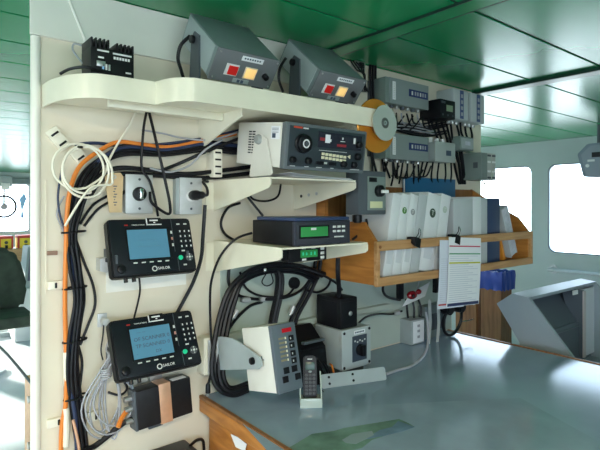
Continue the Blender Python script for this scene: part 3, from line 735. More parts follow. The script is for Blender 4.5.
# coil of white cable
b = B(); pts = []
c0 = P(80, 168, -.06)
for i in range(3 * 26 - 2):
    a = -PI * .35 - 2 * PI * i / 26
    k = i / 26
    cx, cz = c0.x + (.008 if k > 1 else -.006) + .004 * k, c0.z + (.006 - .008 * k)
    pts.append((cx + (.066 - .005 * (int(k) % 2)) * math.cos(a), -.062 - .004 * math.sin(a * .5) - .004 * k, cz + (.064 + .004 * k) * math.sin(a)))
lead = [P(137, 110, -.012), P(130, 125, -.03), P(120, 140, -.045), P(110, 158, -.055), P(104, 175, -.06)]
tail = [P(94, 186, -.082), P(85, 194, -.08), P(75, 209, -.07), P(65, 226, -.06)]
b.tube([*lead, *[V(p) for p in pts], *tail], .0034, 7, 3)
tag(b.done('coiled_cable', WHITEC), 'white cable coiled in loose rings hanging on the wall', 'cable')
q = P(79, 147, -.062)
tag(B().tube([(q.x + .006 * math.cos(a), -.066 + .013 * math.sin(a), q.z + .006 * math.sin(a) * .3) for a in [2 * PI * i / 10 for i in range(10)]], .0035, 6, 1, closed=True).done('cable_tie', BLACK), 'black tie at the top of the white cable coil', 'cable tie')
# coil of grey cable (tall loose hank)
b = B(); pts = []
c0 = P(111, 397, -.05)
for i in range(7 * 18):
    k = i / 18; a = PI / 2 + 2 * PI * k
    rx = (.03, .075, .018, .045, .062, .024, .08)[int(k) % 7]; ox = (0, .002, .01, -.022, .02, .006, -.004)[int(k) % 7]
    rz = (.12, .108, .128, .10, .088, .112, .125)[int(k) % 7]
    s_ = math.sin(a)
    pts.append((c0.x + ox * (1 - s_) / 2 + rx * math.cos(a) * (1 - .75 * max(0, s_)), -.04 - .012 * math.cos(a * .5 + k) - .002 * (int(k) % 4), c0.z + .0 + rz * s_))
b.tube([P(109, 340, -.02), P(106, 350, -.03)] + [V(p) for p in pts], .0027, 6, 2)
tag(b.done('coiled_cable', GREYC), 'tall loose hank of thin grey cable below the wall knob', 'cable')
b = B(); q = P(106, 368, -.05)
for k in range(5):
    z = q.z - k * .006
    b.tube([(q.x + .015 * math.cos(a), -.05 + .018 * math.sin(a), z + .003 * math.cos(a)) for a in [2 * PI * i / 12 for i in range(12)]], .0026, 6, 1, closed=True)
tag(b.done('cable_wrap', GREYC), 'turns of grey cable wrapped round the hank', 'cable wrap')

# --- cables under the receiver shelf
for i, (dx, dy, dY) in enumerate(((0, 0, 0), (4, 2, .012), (8, 5, 0), (-3, -2, .014))):
    cable('thick black cable arching under the receiver shelf down behind the white control box', [(322 - dx, 276 + dy, -.04 - dY), (300, 268 + dy, -.05 - dY), (276, 266 + dy, -.05 - dY), (256, 270 + dy, -.05 - dY), (241, 279 + dy, -.05 - dY), (230 + dx * .7, 294 + dy, -.05 - dY), (222 + dx, 318, -.05 - dY), (217 + dx, 345, -.06 - dY), (215 + dx, 372, -.07 - dY), (221 + dx * .7, 388 - dy * .6, -.08 - dY), (234, 393 - dy, -.09 - dY), (248, 388 - dy, -.09 - dY)], .0085, RUBBER, group='thick black cables arching under the receiver shelf')
for i, (dx, dY) in enumerate(((0, 0), (5, .004), (2.5, .02))):
    cable('thick black cable dropping straight behind the white control box', [(272 + dx, 266, -.03 - dY), (277 + dx, 276, -.034 - dY), (276 + dx, 295, -.034 - dY), (271 + dx, 318, -.034 - dY), (268 + dx, 340, -.04 - dY)], .0085, RUBBER, group='thick black cables dropping behind the control box')
for i, (dx, dY) in enumerate(((0, 0), (5, .012))):
    cable('black cable slanting down from under the receiver shelf by the round gland', [(316 + dx, 258, -.025 - dY), (313 + dx, 275, -.025 - dY), (304 + dx, 295, -.02 - dY), (293 + dx, 315, -.018 - dY), (290 + dx, 325, -.018 - dY)], .008, RUBBER, group='black cables slanting by the round gland')
for lab, pts, r, m in (
    ('black cable sagging in a wide loop under the receiver shelf', [(229, 268, -.014), (229, 284, -.016), (238, 295, -.018), (255, 299, -.02), (282, 298, -.06), (300, 291, -.05), (311, 278, -.04), (316, 266, -.03)], .0058, RUBBER),
    ('second black cable sagging inside the wide loop', [(240, 272, -.014), (246, 288, -.016), (262, 296, -.03), (285, 296, -.062), (294, 288, -.03)], .0042, RUBBER),
    ('small ring of thin black wire under the receiver shelf', [(266, 274, -.06), (262, 282, -.058), (267, 286, -.058), (273, 282, -.06), (271, 273, -.06)], .0022, RUBBER),
    ('thin black lead rising from the wall ledge to a grey connector', [(229, 329, -.034), (237, 318, -.02), (250, 306, -.02), (262, 302, -.02)], .0055, RUBBER),
    ('thin dark wire hanging beside the grey connector', [(236, 296, -.012), (229, 312, -.012), (228, 328, -.034)], .002, RUBBER),
    ('black cable running from the shelf bracket toward the wooden bookcase', [(300, 268, -.06), (320, 274, -.10), (336, 283, -.12), (342, 290, -.12)], .005, RUBBER),
    ('short black cable curving at the foot of the bookcase side', [(332, 274, -.03), (328, 286, -.03), (318, 292, -.03), (306, 290, -.03)], .0048, RUBBER),
    ('black cable dropping from the receiver shelf onto the small black box', [(338, 258, -.2), (338, 275, -.2), (339, 288, -.17), (339, 297, -.16)], .009, RUBBER),
    ('black lead with silver plug running right from the small black box', [(357, 325, -.15), (366, 317, -.10), (378, 314, -.05), (392, 314, -.03), (402, 311, -.03)], .0045, RUBBER),
    ('black cable bowing below the bottom of the bookcase', [(384, 282, -.10), (383, 291, -.08), (388, 297, -.06), (400, 300, -.04)], .006, RUBBER),
):
    cable(lab, pts, r, m)
for px, py, rot, lab in ((246, 300, 3, 'pale grey connector on the wide cable loop, left one'), (264, 299, -2, 'pale grey connector on the wide cable loop, right one'), (235, 314, -50, 'pale grey connector on the lead from the wall ledge'), (292, 310, -60, 'pale grey connector on the slanting cables by the control box'), (397, 313, 0, 'silver connector on the lead below the bookcase')):
    q = P(px, py, -.03)
    t = thing('cable_connector', lab, 'connector', q, (0, R(rot), 0))
    B().cyl((-.016, 0, 0), (.016, 0, 0), .0095, seg=12, bev=.002).done('sleeve', ALU, t)
    B().cyl((-.022, 0, 0), (-.014, 0, 0), .007, seg=12).done('ferrule', METAL, t)
q = P(294, 283, -.01)
tag(B().lathe([(.021, -.022), (.023, -.018), (.023, 0)], (q.x, 0, q.z)).done('cable_gland', BLACK), 'round black cable gland on the wall under the receiver shelf', 'gland')
q = P(265, 270, -.075)
tag(B().sph(q, .008).done('cable_clip', CHROME), 'shiny round clip on the arching black cables', 'clip')

# ================================================================== WHITE CONTROL BOX ON BRACKET
t = thing('mount_block', 'cream block on the wall carrying the grey swivel bracket', 'mount', (.815, 0, 1.045))
B().box(-.02, .03, -.05, -.0005, -.062, .062, .004).done('block', SHELFP, t)
B().box(-.075, -.02, -.012, -.0005, -.04, .05, .003).done('side_plate', SHELFP, t)
t = thing('swivel_bracket', 'grey plate bracket with a dark bolt holding the white control box', 'bracket', (0, 0, 0))
pl = [(p.y, p.z) for p in (PX(x, y, .837) for x, y in ((214, 337), (222, 336.5), (233, 338), (250, 349), (260, 357), (262, 361), (262, 366), (259, 369), (214, 370)))]
B().prism(pl, 'x', .834, .840, .001).done('plate', GREYSIDE, t, False)
B().box(.829, .835, -.075, -.045, .995, 1.10, .001).done('flange', ALU, t)
B().box(.808, .848, -.058, -.05, .988, 1.10, .002).done('foot', ALU, t)
q = PX(252, 361, .83); B().cyl((.824, q.y, q.z), (.846, q.y, q.z), .011, seg=12, bev=.002).done('bolt', BLACK, t)
for z in (1.01, 1.085): B().cyl((.822, -.06, z), (.836, -.06, z), .010, seg=14, bev=.002).done('bolt', GREYSIDE, t)
W, H, D = .087, .19, .157
t = thing('control_box', 'white cased control box with dark keypad and red display tilted on a bracket', 'control box', (.847, -.352, 1.197), (R(-13), 0, 0))
B().box(0, W, .004, D, -H, 0, .004).done('case', CASEW, t)
B().box(-.001, W + .001, -.006, .008, -H - .001, .001, .003).done('front_panel', mat('keypad grey', (.10, .125, .15), .42), t)
def rp(name, u0, u1, v0, v1, d, m, bev=.0006): return B().box(u0 * W, u1 * W, -.006 - d, -.0056, -v1 * H, -v0 * H, bev).done(name, m, t)
rp('display', .42, .82, .07, .135, .0012, REDLED)
for i, v in enumerate((.19, .30, .42, .53)):
    rp('key', .66, .86, v, v + .085, .003, BLACK)
for i in range(6):
    rp('indicator_row', .24, .48, .20 + i * .065, .23 + i * .065, .001, mat('khaki print', (.22, .20, .12), .5))
    rp('indicator', .50, .55, .20 + i * .065, .235 + i * .065, .0012, KEYC)
for u, v in ((.28, .645), (.62, .645), (.20, .77), (.72, .77)):
    rp('key', u, u + .22, v, v + .095, .003, BLACK)
for v in (.2, .31, .43, .54): rp('printed_line', .70, .74, v + .02, v + .05, .0034, KEYW, 0)
B().box(-.0015, .001, .06, .062, -.105, -.085).done('mark', INKD, t, False)
B().box(-.0015, .001, .05, .075, -.097, -.095).done('mark', INKD, t, False)
qb = Matrix.Rotation(R(13), 4, 'X') @ (PX(252, 361, .847) - V((.847, -.352, 1.197)))
B().cyl((-.008, qb.y, qb.z), (.001, qb.y, qb.z), .016, seg=16).done('pivot_boss', CASEW, t)
B().box(.02, .07, D - .001, D + .02, -.14, -.05, .004).done('rear_connector', GREYD, t)

# ================================================================== PHONE IN STAND
q = PZ(311, 407, TZ)
t = thing('phone_stand', 'clear charging stand holding the cordless phone on the table', 'stand', (q.x, q.y, TZ), (0, 0, R(-36)))
B().box(-.036, .036, -.012, .075, .0, .014, .004).done('base', CLEARP, t)
B().box(-.034, .034, -.016, -.006, .010, .032, .003).done('front_lip', CLEARP, t)
for s in (-1, 1): B().prism([(-.012, .012), (.055, .012), (.06, .09), (.045, .10)], 'x', s * .034 - .002, s * .034 + .002).done('side_wall', CLEARP, t, False)
t = thing('cordless_phone', 'black cordless phone handset with green display standing in the clear stand', 'phone', (q.x + .008, q.y + .012, TZ + .0145), (R(-13), 0, R(-36)))
b = B(); b.prism([(x, .071 + y) for x, y in rounded(.044, .138, .012, 4)], 'y', 0, .024, .004); b.done('body', BLACK, t)
B().box(-.015, .015, -.0015, .001, .096, .12, .0008).done('display', mat('phone lcd', (.03, .08, .06), .25), t)
B().box(-.008, .008, -.0012, .001, .128, .131).done('earpiece', KEYW, t, False)
for r_ in range(6):
    for c in range(3): B().box(-.017 + c * .0125, -.008 + c * .0125, -.002, .001, .018 + r_ * .0115, .0255 + r_ * .0115, .001).done('key', mat('phone key', (.03, .032, .036), .4), t)
B().sph((0, -.0005, .0905), .005, (1.2, .4, .7), 12).done('navigation_key', GREYSIDE, t)
cable('thin black wire curling on the table behind the phone stand', [(322, 390, -.235), (328, 397, -.25), (336, 393, -.235), (333, 388, -.21), (325, 389, -.20)], .0016)

# ================================================================== GREY SWITCH BOX, BASE PLATE, SMALL BLACK BOX
W, H, D = .15, .148, .15
t = thing('switch_box', 'light grey enclosure with a rotary switch standing on the table', 'switch box', (1.284, -.195, 1.083))
B().box(0, W, .006, D, -H, 0, .004).done('case', GREYSIDE, t)
B().box(-.002, W + .002, -.008, .006, -H - .002, .002, .004).done('lid', mat('pale grey lid', (.42, .47, .48), .4), t)
B().box(.05, .128, -.0095, -.007, -.125, -.028, .001).done('dial_plate', mat('dial plate', (.045, .06, .085), .35), t)
k = B().lathe([(.022, -.0095), (.021, -.018), (.017, -.02)], (.09, 0, -.083)).done('rotary_knob', BLACK, t)
B().box(.082, .098, -.034, -.0195, -.103, -.063, .003, m=None).done('grip', BLACK, k)
for i in range(5): B().box(.06 + i * .013, .067 + i * .013, -.0102, -.009, -.05 - (i % 2) * .005, -.044 - (i % 2) * .005).done('dial_mark', KEYW, t, False)
lb = B().box(.06, .118, -.0092, -.0075, -.022, -.008).done('label', PAPER, t, False)
for i in range(6): B().box(.064 + i * .0085, .070 + i * .0085, -.0098, -.009, -.018, -.012).done('printed_line', INKD, lb, False)
for x in (.008, W - .008):
    for z in (-.01, -H + .01): B().cyl((x, -.010, z), (x, -.007, z), .0055, seg=12).done('screw', BLACK, t)
B().box(.01, W - .01, .02, D - .02, -H - .035, -H + .002).done('pedestal', GREYD, t, False)
q0, q1 = PZ(322, 389, TZ), PZ(387, 380, TZ)
d = q1 - q0; L = d.length
t = thing('base_rail', 'flat pale grey bar with four screws lying in front of the switch box', 'bar', (q0.x, q0.y, TZ), (R(-20), 0, math.atan2(d.y, d.x)))
B().prism([(L * .5 + x, .024 + y) for x, y in rounded(L, .048, .009, 4)], 'y', 0, .006, .001).done('bar', GREYSIDE, t)
for u, z in ((.12, .014), (.12, .036), (.48, .014), (.48, .036)): B().cyl((L * u, -.002, z), (L * u, .001, z), .0045, seg=10).done('screw', BLACK, t)
q = P(314, 300, -.2)
t = thing('black_box', 'small black box standing on top of the grey switch box', 'box', (1.285, -.19, 1.0855))
B().box(0, .09, 0, .135, 0, .115, .005).done('case', BLACKM, t)
B().box(.01, .08, -.0015, .002, .012, .1, .002).done('front_plate', BLACK, t)
B().lathe([(.006, -.006), (.009, -.004), (.009, 0)], (.05, 0, .055), seg=14).done('socket', METAL, t)
B().box(-.002, .002, .02, .115, .012, .1, .002).done('side_plate', BLACK, t)
B().cyl((.04, .05, .113), (.04, .05, .123), .014, seg=14).done('cable_entry', BLACK, t)
t = thing('desk_speaker', 'black wedge shaped device on the table behind the cordless phone', 'device', (1.12, -.10, TZ))
B().prism([(-.08, 0), (.07, 0), (.07, .19), (.02, .20), (-.06, .13)], 'x', 0, .12, .004).done('case', BLACK, t)
B().box(.01, .11, -.065, -.05, .15, .16, .002).done('ridge', GREYD, t)
for k, m in enumerate((RUBBER, RUBBER, ORANGE)):
    cable(('black wire end sticking up beside the phone, left one', 'black wire end sticking up beside the phone, right one', 'short orange wire beside the phone')[k], [(326 + k * 4, 374, -.2), (322 + k * 5, 366, -.21), (318 + k * 6, 360 + k * 2, -.19)], .0035, m)

# ================================================================== BOOKCASE
XA, XB, YD = 1.33, 2.46, -.336
t = thing('wall_bookcase', 'orange wooden bookcase with two front rails hung on the wall', 'bookcase', (XA, 0, 0))
BW = XB - XA
side = [(-.001, 1.262), (YD + .016, 1.262), (YD + .016, 1.42), (-.263, 1.488), (-.17, 1.535), (-.001, 1.635)]
side_l = [(-.001, 1.262), (YD + .016, 1.262), (YD + .016, 1.42), (-.263, 1.487), (-.055, 1.487), (-.055, 1.632), (-.001, 1.635)]
for x in (0, BW - .016): B().prism(side_l if x == 0 else side, 'x', x, x + .016).done('side_panel', WOOD, t, False)
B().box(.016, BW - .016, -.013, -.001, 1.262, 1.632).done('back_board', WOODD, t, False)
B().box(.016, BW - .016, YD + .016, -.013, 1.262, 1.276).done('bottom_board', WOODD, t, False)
B().box(-.004, BW + .004, YD, YD + .017, 1.385, 1.42, .003).done('rail', WOODL, t, False)
B().box(-.004, BW + .004, YD, YD + .017, 1.258, 1.29, .003).done('rail', WOODL, t, False)
for x in (-.004, BW - .012):
    B().box(x, x + .016, YD + .0005, YD + .0165, 1.288, 1.387, .002).done('post', WOODL, t, False)
B().cyl((.01, YD - .003, 1.40), (.01, YD + .001, 1.40), .006, seg=12).done('screw', WOODD, t)

def Xf(px, Y=-.30): return P(px, 200, Y).x
def binder(a, b_, h, lean, label, m, emblem=None, ev=.25, er=.013, dep=.235, group='binders in the bookcase', Y=-.305, spine=None):
    t = thing('ring_binder', label, 'binder', (a, Y, 1.2765 + (abs(math.sin(R(lean))) * (b_ - a) if lean > 0 else 0)), (0, R(lean), 0), group)
    w = (b_ - a) * math.cos(R(lean)) - .002
    B().box(0, w, 0, .0035, 0, h, .0012).done('spine', spine or m, t)
    for x in (0, w - .003): B().box(x, x + .003, .003, dep, 0, h, .001).done('cover', m, t, False)
    B().box(.0035, w - .0035, .02, dep - .008, .004, h - .012).done('pages', PAPER, t, False)
    if emblem:
        e = B().lathe([(.001, -.0008), (er, -.0008), (er, 0)], (w * .5, 0, h * (1 - ev)), seg=24).done('emblem', emblem, t)
        text('T', er * 1.5, INK if emblem is not LOGOY else PAPER, e, (w * .5, -.0012, h * (1 - ev)), name='emblem_letter')
    if m is BINDW: B().box(w * .2, w * .8, -.0006, 0, h * .16, h * .33).done('spine_card', mat('spine card', (.62, .65, .68), .5), t, False)
    return t
edges_ = [381.5, 391, 400, 408.5, 418, 432, 442]
labs = ['white ring binder with a bright plain spine, closest to the bookcase side', 'white ring binder with a small green round emblem', 'slim white ring binder with a grey round emblem', 'plain pale binder between the grey emblem and the large dark emblem', 'wide white ring binder with a large dark round emblem', 'white ring binder with a faint emblem, beside the hanging papers']
em = [None, LOGOG, LOGOY, None, LOGOK, mat('faint emblem', (.50, .58, .50), .5)]
for i in range(6):
    binder(Xf(edges_[i]), Xf(edges_[i + 1]), .315, 11, labs[i], BINDW if i != 3 else BINDG, em[i], (.2, .2, .22, .2, .25, .2)[i], (.013, .013, .0125, .013, .019, .014)[i])
q = Xf(380)
binder(Xf(452.5), Xf(472), .30, 0, 'light grey binder standing behind the hanging papers', BINDG)
binder(Xf(472), Xf(480.5), .31, 0, 'white binder with bright spine right of the hanging papers', BINDW)
binder(Xf(480.5), Xf(486.5), .305, 0, 'thin pale binder touching the navy binder', BINDG)
binder(Xf(486.5), Xf(499), .305, 0, 'navy blue binder in the right part of the bookcase', NAVY)
t = thing('leaning_book', 'grey book leaning in the right end of the bookcase', 'book', (Xf(512), -.30, 1.279), (0, R(-22), 0))
B().box(0, .055, 0, .20, .02, .265, .002).done('pages', PAPER2, t)
for x in (-.003, .055): B().box(x, x + .003, -.003, .203, .018, .268, .001).done('cover', BINDG, t, False)
t = thing('leaning_book', 'thin orange book leaning low beside the navy binder', 'book', (Xf(505.5), -.295, 1.2785), (0, R(-22), 0))
B().box(0, .012, 0, .19, .006, .125, .001).done('pages', ORBOOK, t); B().box(.012, .020, 0.002, .188, .006, .123, .001).done('cover', ORBOOK, t)
# blue folder behind the white binders
pa, pb = P(405, 178, -.03), P(455, 178, -.03)
t = thing('blue_folder', 'wide blue folder standing behind the white binders', 'folder', (pa.x, -.032, 1.2765))
W = pb.x - pa.x
B().box(0, W, 0, .0025, 0, .405, .001).done('front_cover', BLUE, t); B().box(.002, W - .002, .0035, .013, .003, .395).done('pages', PAPER, t, False)
B().box(0, W, .014, .0165, 0, .40, .001).done('back_cover', BLUE, t)
# papers clipped to the upper rail
def hung_paper(pxs, Y, label, m, stripes, roll=3.5):
    (x0, y0), (x1, y1), zb = pxs[0], pxs[1], pxs[2]
    a, b_ = P(x0, y0, Y), P(x1, y1, Y); w = b_.x - a.x; h = a.z - P(x0, zb, Y).z
    t = thing('hanging_paper', label, 'paper', (a.x, Y, a.z), (0, R(roll), 0), 'papers clipped to the bookcase rail')
    n = 8; pts = [(-.006 * math.sin(PI * i / n) * .5, -h * i / n) for i in range(n + 1)]
    b = B(); b.prism([(y, z) for y, z in pts] + [(y + .0012, z) for y, z in reversed(pts)], 'x', 0, w); b.done('sheet', m, t, False)
    for v, th, mm in stripes:
        yy = -.003 * math.sin(PI * v) - .0009
        B().box(.004, w - .006, yy - .0003, yy + .0006, -h * v - th, -h * v).done('printed_band', mm, t, False)
    for k in range(22):
        v = .27 + k * .031
        yy = -.003 * math.sin(PI * v) - .0007
        B().box(.01, w * (.9 - .15 * ((k * 5) % 3)), yy - .0002, yy + .0006, -h * v - .0022, -h * v).done('printed_line', mat('grey print', (.58, .60, .68), .7), t, False)
    return t
hung_paper(((440, 240), (466, 238), 309), -.345, 'rear white sheet clipped to the rail, peeking out left of the striped sheet', mat('bluish paper', (.68, .71, .80), .65), [(.93, .006, mat('red print', (.5, .05, .06), .6))])
hung_paper(((449, 237), (481, 236), 307), -.354, 'front white printed sheet with red, green and yellow bands hanging from the rail', PAPER, [(.12, .005, mat('red band', (.55, .05, .10), .6)), (.23, .005, mat('green band', (.10, .35, .18), .6)), (.36, .006, mat('yellow band', (.62, .62, .05), .6)), (.95, .012, mat('dark band', (.03, .04, .12), .6))])
for px, lab in ((415, 'black binder clip on the rail in front of the white binders'), (455, 'black binder clip holding the hanging papers')):
    q = P(px, 240, -.34)
    t = thing('binder_clip', lab, 'clip', (q.x, -.336, 1.42), (0, R(18), 0))
    B().prism([(-.02, .006), (.005, .006), (.022, .004), (.022, -.004), (-.0205, -.03), (-.0235, -.03)], 'x', -.016, .016).done('body', BLACK, t, False)
    for x in (-.008, .008): B().tube([(x, -.012, .004), (x * .8, -.02, .022), (x * .5, -.016, .04), (x * -.2, -.014, .042)], .0016, 6, 3).done('wire_handle', CHROME if x > 0 else BLACK, t)

# ================================================================== ELECTRONICS ON THE RIGHT OF THE WALL
# grey control box at the back of the bookcase
t = thing('key_switch_box', 'grey wall box with pale panel and black knob beside the first white binder', 'switch box', (1.268, -.20, 1.593))
B().box(0, .145, -.10, -.035, -.078, .080, .005).done('case', mat('slate grey enamel', (.085, .10, .115), .42), t)
B().box(.045, .138, -.104, -.099, -.062, .06, .002).done('front_panel', GREYG, t)
B().lathe([(.022, -.104), (.021, -.118), (.016, -.121)], (.10, 0, .008), seg=18).done('knob', BLACK, t)
B().box(.095, .128, -.13, -.118, .0, .012, .003).done('knob_grip', WHITE, t)
B().box(.055, .12, -.106, -.103, -.054, -.03, .001).done('label', mat('pale yellow label', (.66, .66, .40), .6), t)
B().box(.05, .09, -.106, -.103, .04, .056, .001).done('label', BLACK, t)
B().cyl((.045, -.05, -.108), (.045, -.05, -.076), .018, seg=14, bev=.004).done('cable_gland', BLACK, t)
B().box(.125, .137, -.036, .186, -.0, .06, .002).done('wall_arm', GREYD, t)
cable('black cable dropping from the key switch box behind the bookcase side', [(366, 219, -.25), (367, 226, -.25), (362, 232, -.24), (352, 240, -.22)], .005)

def interface_unit(z, label, dx=0):
    t = thing('interface_unit', label, 'electronics', (1.66 + dx, 0, z), (0, 0, 0), 'flat grey interface units on the wall')
    W, H = .30, .112
    B().box(0, W, -.08, -.012, 0, H, .004).done('case', GREYG, t)
    B().box(-.03, W + .02, -.012, -.0005, .01, H - .01, .001).done('back_plate', GREYD, t)
    B().box(.022, W, -.084, -.079, -.002, H, .002).done('front_cover', mat('pale grey cover', (.25, .29, .29), .42), t)
    lb = B().box(.042, .062, -.0855, -.0835, .016, .096).done('serial_label', PAPER, t, False)
    for k in range(9): B().box(.047, .058, -.0862, -.085, .022 + k * .008, .0255 + k * .008).done('printed_line', KEYW, lb, False)
    nb = B().box(.155, .292, -.0855, -.0835, .045, .078).done('blue_label', INKB, t, False)
    for k, u in enumerate((.172, .195, .212, .232, .250, .268)): B().box(u, u + .010, -.0862, -.085, .053, .070).done('printed_mark', (KEYW, GREYC, GREYC)[k % 3], nb, False)
    for k in range(7): B().cyl((.04 + k * .038, -.045, -.012), (.04 + k * .038, -.045, .002), .010, seg=12).done('cable_gland', GREYD if k % 2 else METAL, t)
    return t
interface_unit(2.0, 'flat grey interface unit with blue label mounted just under the ceiling')
interface_unit(1.756, 'flat grey interface unit with blue label mounted lower, above the binders')
t = thing('digital_meter', 'small black meter with a greenish display beside the upper interface unit', 'meter', (2.0, 0, 1.965))
B().box(0, .125, -.12, -.001, 0, .09, .006).done('case', BLACK, t)
B().box(.05, .10, -.122, -.119, .035, .065, .001).done('display', mat('meter lcd', (.25, .34, .22), .3), t)
for x in (.02, .06, .1): B().cyl((x, -.123, .015), (x, -.119, .015), .005, seg=10).done('key', GREYD, t)
B().box(.01, .04, -.122, -.119, .07, .08).done('label', GREYD, t, False)
for i, (x, lab) in enumerate(((2.135, 'upright pale module with a blue strip, left of the pair'), (2.285, 'upright pale module with a blue strip, at the wall end'))):
    t = thing('upright_module', lab, 'module', (x, 0, 1.975), (0, 0, 0), 'upright pale modules on the wall')
    B().box(0, .128, -.10, -.001, 0, .152, .004).done('case', mat('pale module case', (.42, .46, .47), .4), t)
    B().box(.004, .124, -.104, -.099, .004, .148, .002).done('front_cover', mat('pale module front', (.52, .55, .56), .4), t)
    st = B().box(.052, .082, -.106, -.103, .006, .146).done('blue_strip', mat('strip blue', (.06, .09, .22), .4), t, False)
    for z in (.02, .05, .08, .11): B().box(.058, .076, -.1066, -.1055, z, z + .018).done('printed_mark', GREYC, st, False)
    for k in range(3): B().cyl((.03 + k * .035, -.05, -.014), (.03 + k * .035, -.05, .002), .011, seg=12).done('cable_gland', METAL, t)
t = thing('junction_box', 'grey junction box with three pale cable glands above the blue folder', 'junction box', (1.995, 0, 1.76))
B().box(0, .16, -.09, -.001, 0, .092, .005).done('case', GREYSIDE, t)
B().box(-.003, .163, -.098, -.089, -.003, .095, .004).done('lid', mat('jb lid', (.40, .44, .43), .42), t)
B().box(.085, .125, -.0995, -.0975, .03, .055).done('mark', INKD, t, False)
for x in (.03, .08, .13): B().cyl((x, -.045, .09), (x, -.045, .118), .013, seg=12, bev=.002).done('cable_gland', WHITE, t)
t = thing('junction_box', 'small dark grey box below the upright modules', 'junction box', (2.215, 0, 1.83))
B().box(0, .125, -.085, -.001, 0, .07, .005).done('case', GREYG, t)
B().box(.01, .115, -.09, -.084, .008, .062, .003).done('lid', GREYSIDE, t)
B().box(.04, .085, -.0915, -.0895, .025, .045).done('label', PAPER2, t, False)
t = thing('relay_box', 'large grey box with two clip front modules at the end of the wall', 'relay box', (2.345, 0, 1.682))
B().box(0, .06, -.125, -.001, 0, .14, .004).done('case', GREYG, t)
for k in range(2):
    m_ = B().box(.063 + k * .045, .104 + k * .045, -.12, -.001, .0, .142, .004).done('module', mat('pale relay module', (.46, .47, .44), .42), t)
    for z in (.012, .045, .095, .128): B().box(.068 + k * .045, .099 + k * .045, -.1225, -.1195, z - .005, z + .005, .001).done('clip', GREYD if z in (.012, .128) else WHITE, m_)
B().box(-.002, .001, -.105, -.08, .06, .09).done('label', GREYD, t, False)
B().box(.05, .16, -.02, -.001, .138, .155, .002).done('mounting_rail', METAL, t)
B().tube([(.12, -.06, .0), (.12, -.06, -.012), (.135, -.07, -.02), (.13, -.06, -.004)], .003, 6, 3).done('wire', WHITEC, t)

# bunches of cables around these units
def drop(px, py, px2, py2, Y, r, lab, grp, m=RUBBER, sag=2):
    mx, my = (px + px2) / 2 + random.uniform(-1.5, 1.5), (py + py2) / 2 + sag
    cable(lab, [(px, py, Y), (mx, my, Y + .005), (px2, py2, Y + .02)], r, m, group=grp, sub=5, seg=6)
for k in range(8):
    drop(391 + k * 5.2, 112 + k * .5, 394 + k * 5.6 + random.uniform(-3, 3), 127 + random.uniform(-3, 3), -.045, .0045, 'short black cable hanging under the upper interface unit', 'cables under the upper interface unit', GREYC if k in (2, 5) else RUBBER) if k not in (2, 5) else drop(391 + k * 5.2, 112 + k * .5, 394 + k * 5.6, 125, -.045, .004, 'short grey cable hanging under the upper interface unit', 'grey cables under the upper interface unit', GREYC)
for k in range(9):
    drop(388 + k * 5.0, 160, 386 + k * 5.0 + random.uniform(-3, 3), 184 + random.uniform(-8, 2), -.045, .0048, 'short black cable hanging under the lower interface unit', 'cables under the lower interface unit')
for k in range(6):
    drop(388 + k * 1.2, 121 + k * 1.6, 446 + random.uniform(-2, 3), 118 + k * 3 + random.uniform(-1, 1), -.02 - .004 * k, .005, 'black cable running level between the two interface units', 'level cables between the interface units', sag=5)
for k in range(3):
    drop(384, 122 + k * 3.5, 434, 129 + k * 2.5, -.035 - .006 * k, .0035, 'pale cable running level between the two interface units', 'pale level cables between the interface units', GREYC, sag=-2)
for k in range(4):
    drop(456 + k * 4.2, 122, 460 + k * 4.0, 139 + random.uniform(-2, 1), -.045, .006, 'black cable dropping below the upright modules', 'cables below the upright modules')
for k in range(5):
    drop(430 + k * 5, 118, 444 + k * 3.5, 150 + k * 3, -.028 - .004 * k, .006, 'black cable slanting behind the small black meter', 'cables slanting behind the small black meter')
for k in range(4):
    drop(433 + k * 6, 162, 432 + k * 6, 184, -.045, .0046, 'black cable hanging under the junction box with pale glands', 'cables under the glanded junction box')
for k in range(3):
    cable('black cable standing upright left of the upper interface unit', [(370.5 + k * 2.7, 58, -.014 - .004 * k), (370 + k * 2.7, 80, -.016), (371 + k * 2.7, 104, -.016), (374 + k * 3, 128, -.02)], .0058, RUBBER, group='upright cables left of the upper interface unit')
for k in range(5):
    cable('black cable hanging behind the amber disc and the key switch box', [(363 + k * 5, 118, -.012 - .005 * k), (366 + k * 4.4, 140, -.02), (370 + k * 5 + (-1) ** k * 2, 158, -.02), (372 + k * 6, 178, -.018)], .0052, RUBBER, group='cables behind the amber disc')
for k in range(4):
    drop(452 + k * 3, 140 + k * 2, 459 + k * 2, 184, -.02 - .006 * k, .0065, 'thick black cable dropping between the glanded box and the large grey box', 'thick cables left of the large grey box')
for k in range(3):
    drop(392 + k * 9, 128 + k, 404 + k * 9, 116, -.055, .0036, 'thin black lead crossing under the upper interface unit', 'thin leads under the upper interface unit', sag=3)
for k in range(5):
    drop(392 + k * 7, 176 + k % 3, 399 + k * 8, 166 + (k % 2) * 4, -.05, .0042, 'black lead crossing behind the blue folder top', 'leads crossing above the blue folder', sag=4)
t = thing('cable_bracket', 'small metal bracket with wires high on the wall beside the second tilted instrument', 'bracket', P(360, 66, -.03))
B().box(-.03, .03, -.004, .029, -.02, .02, .003).done('plate', METAL, t); B().box(-.012, .012, -.016, -.003, -.012, .012, .003).done('clip', BLACK, t)
for k in range(4):
    cable('dark wire tangled high on the wall beside the second tilted instrument', [(350 + k * 3, 60 + k, -.02 - .006 * k), (357 + k * 2, 70 - k, -.05), (365, 75 + k * 3, -.04), (362 + k * 2, 92, -.02)], .0035, RUBBER, group='dark wires tangled beside the second instrument')

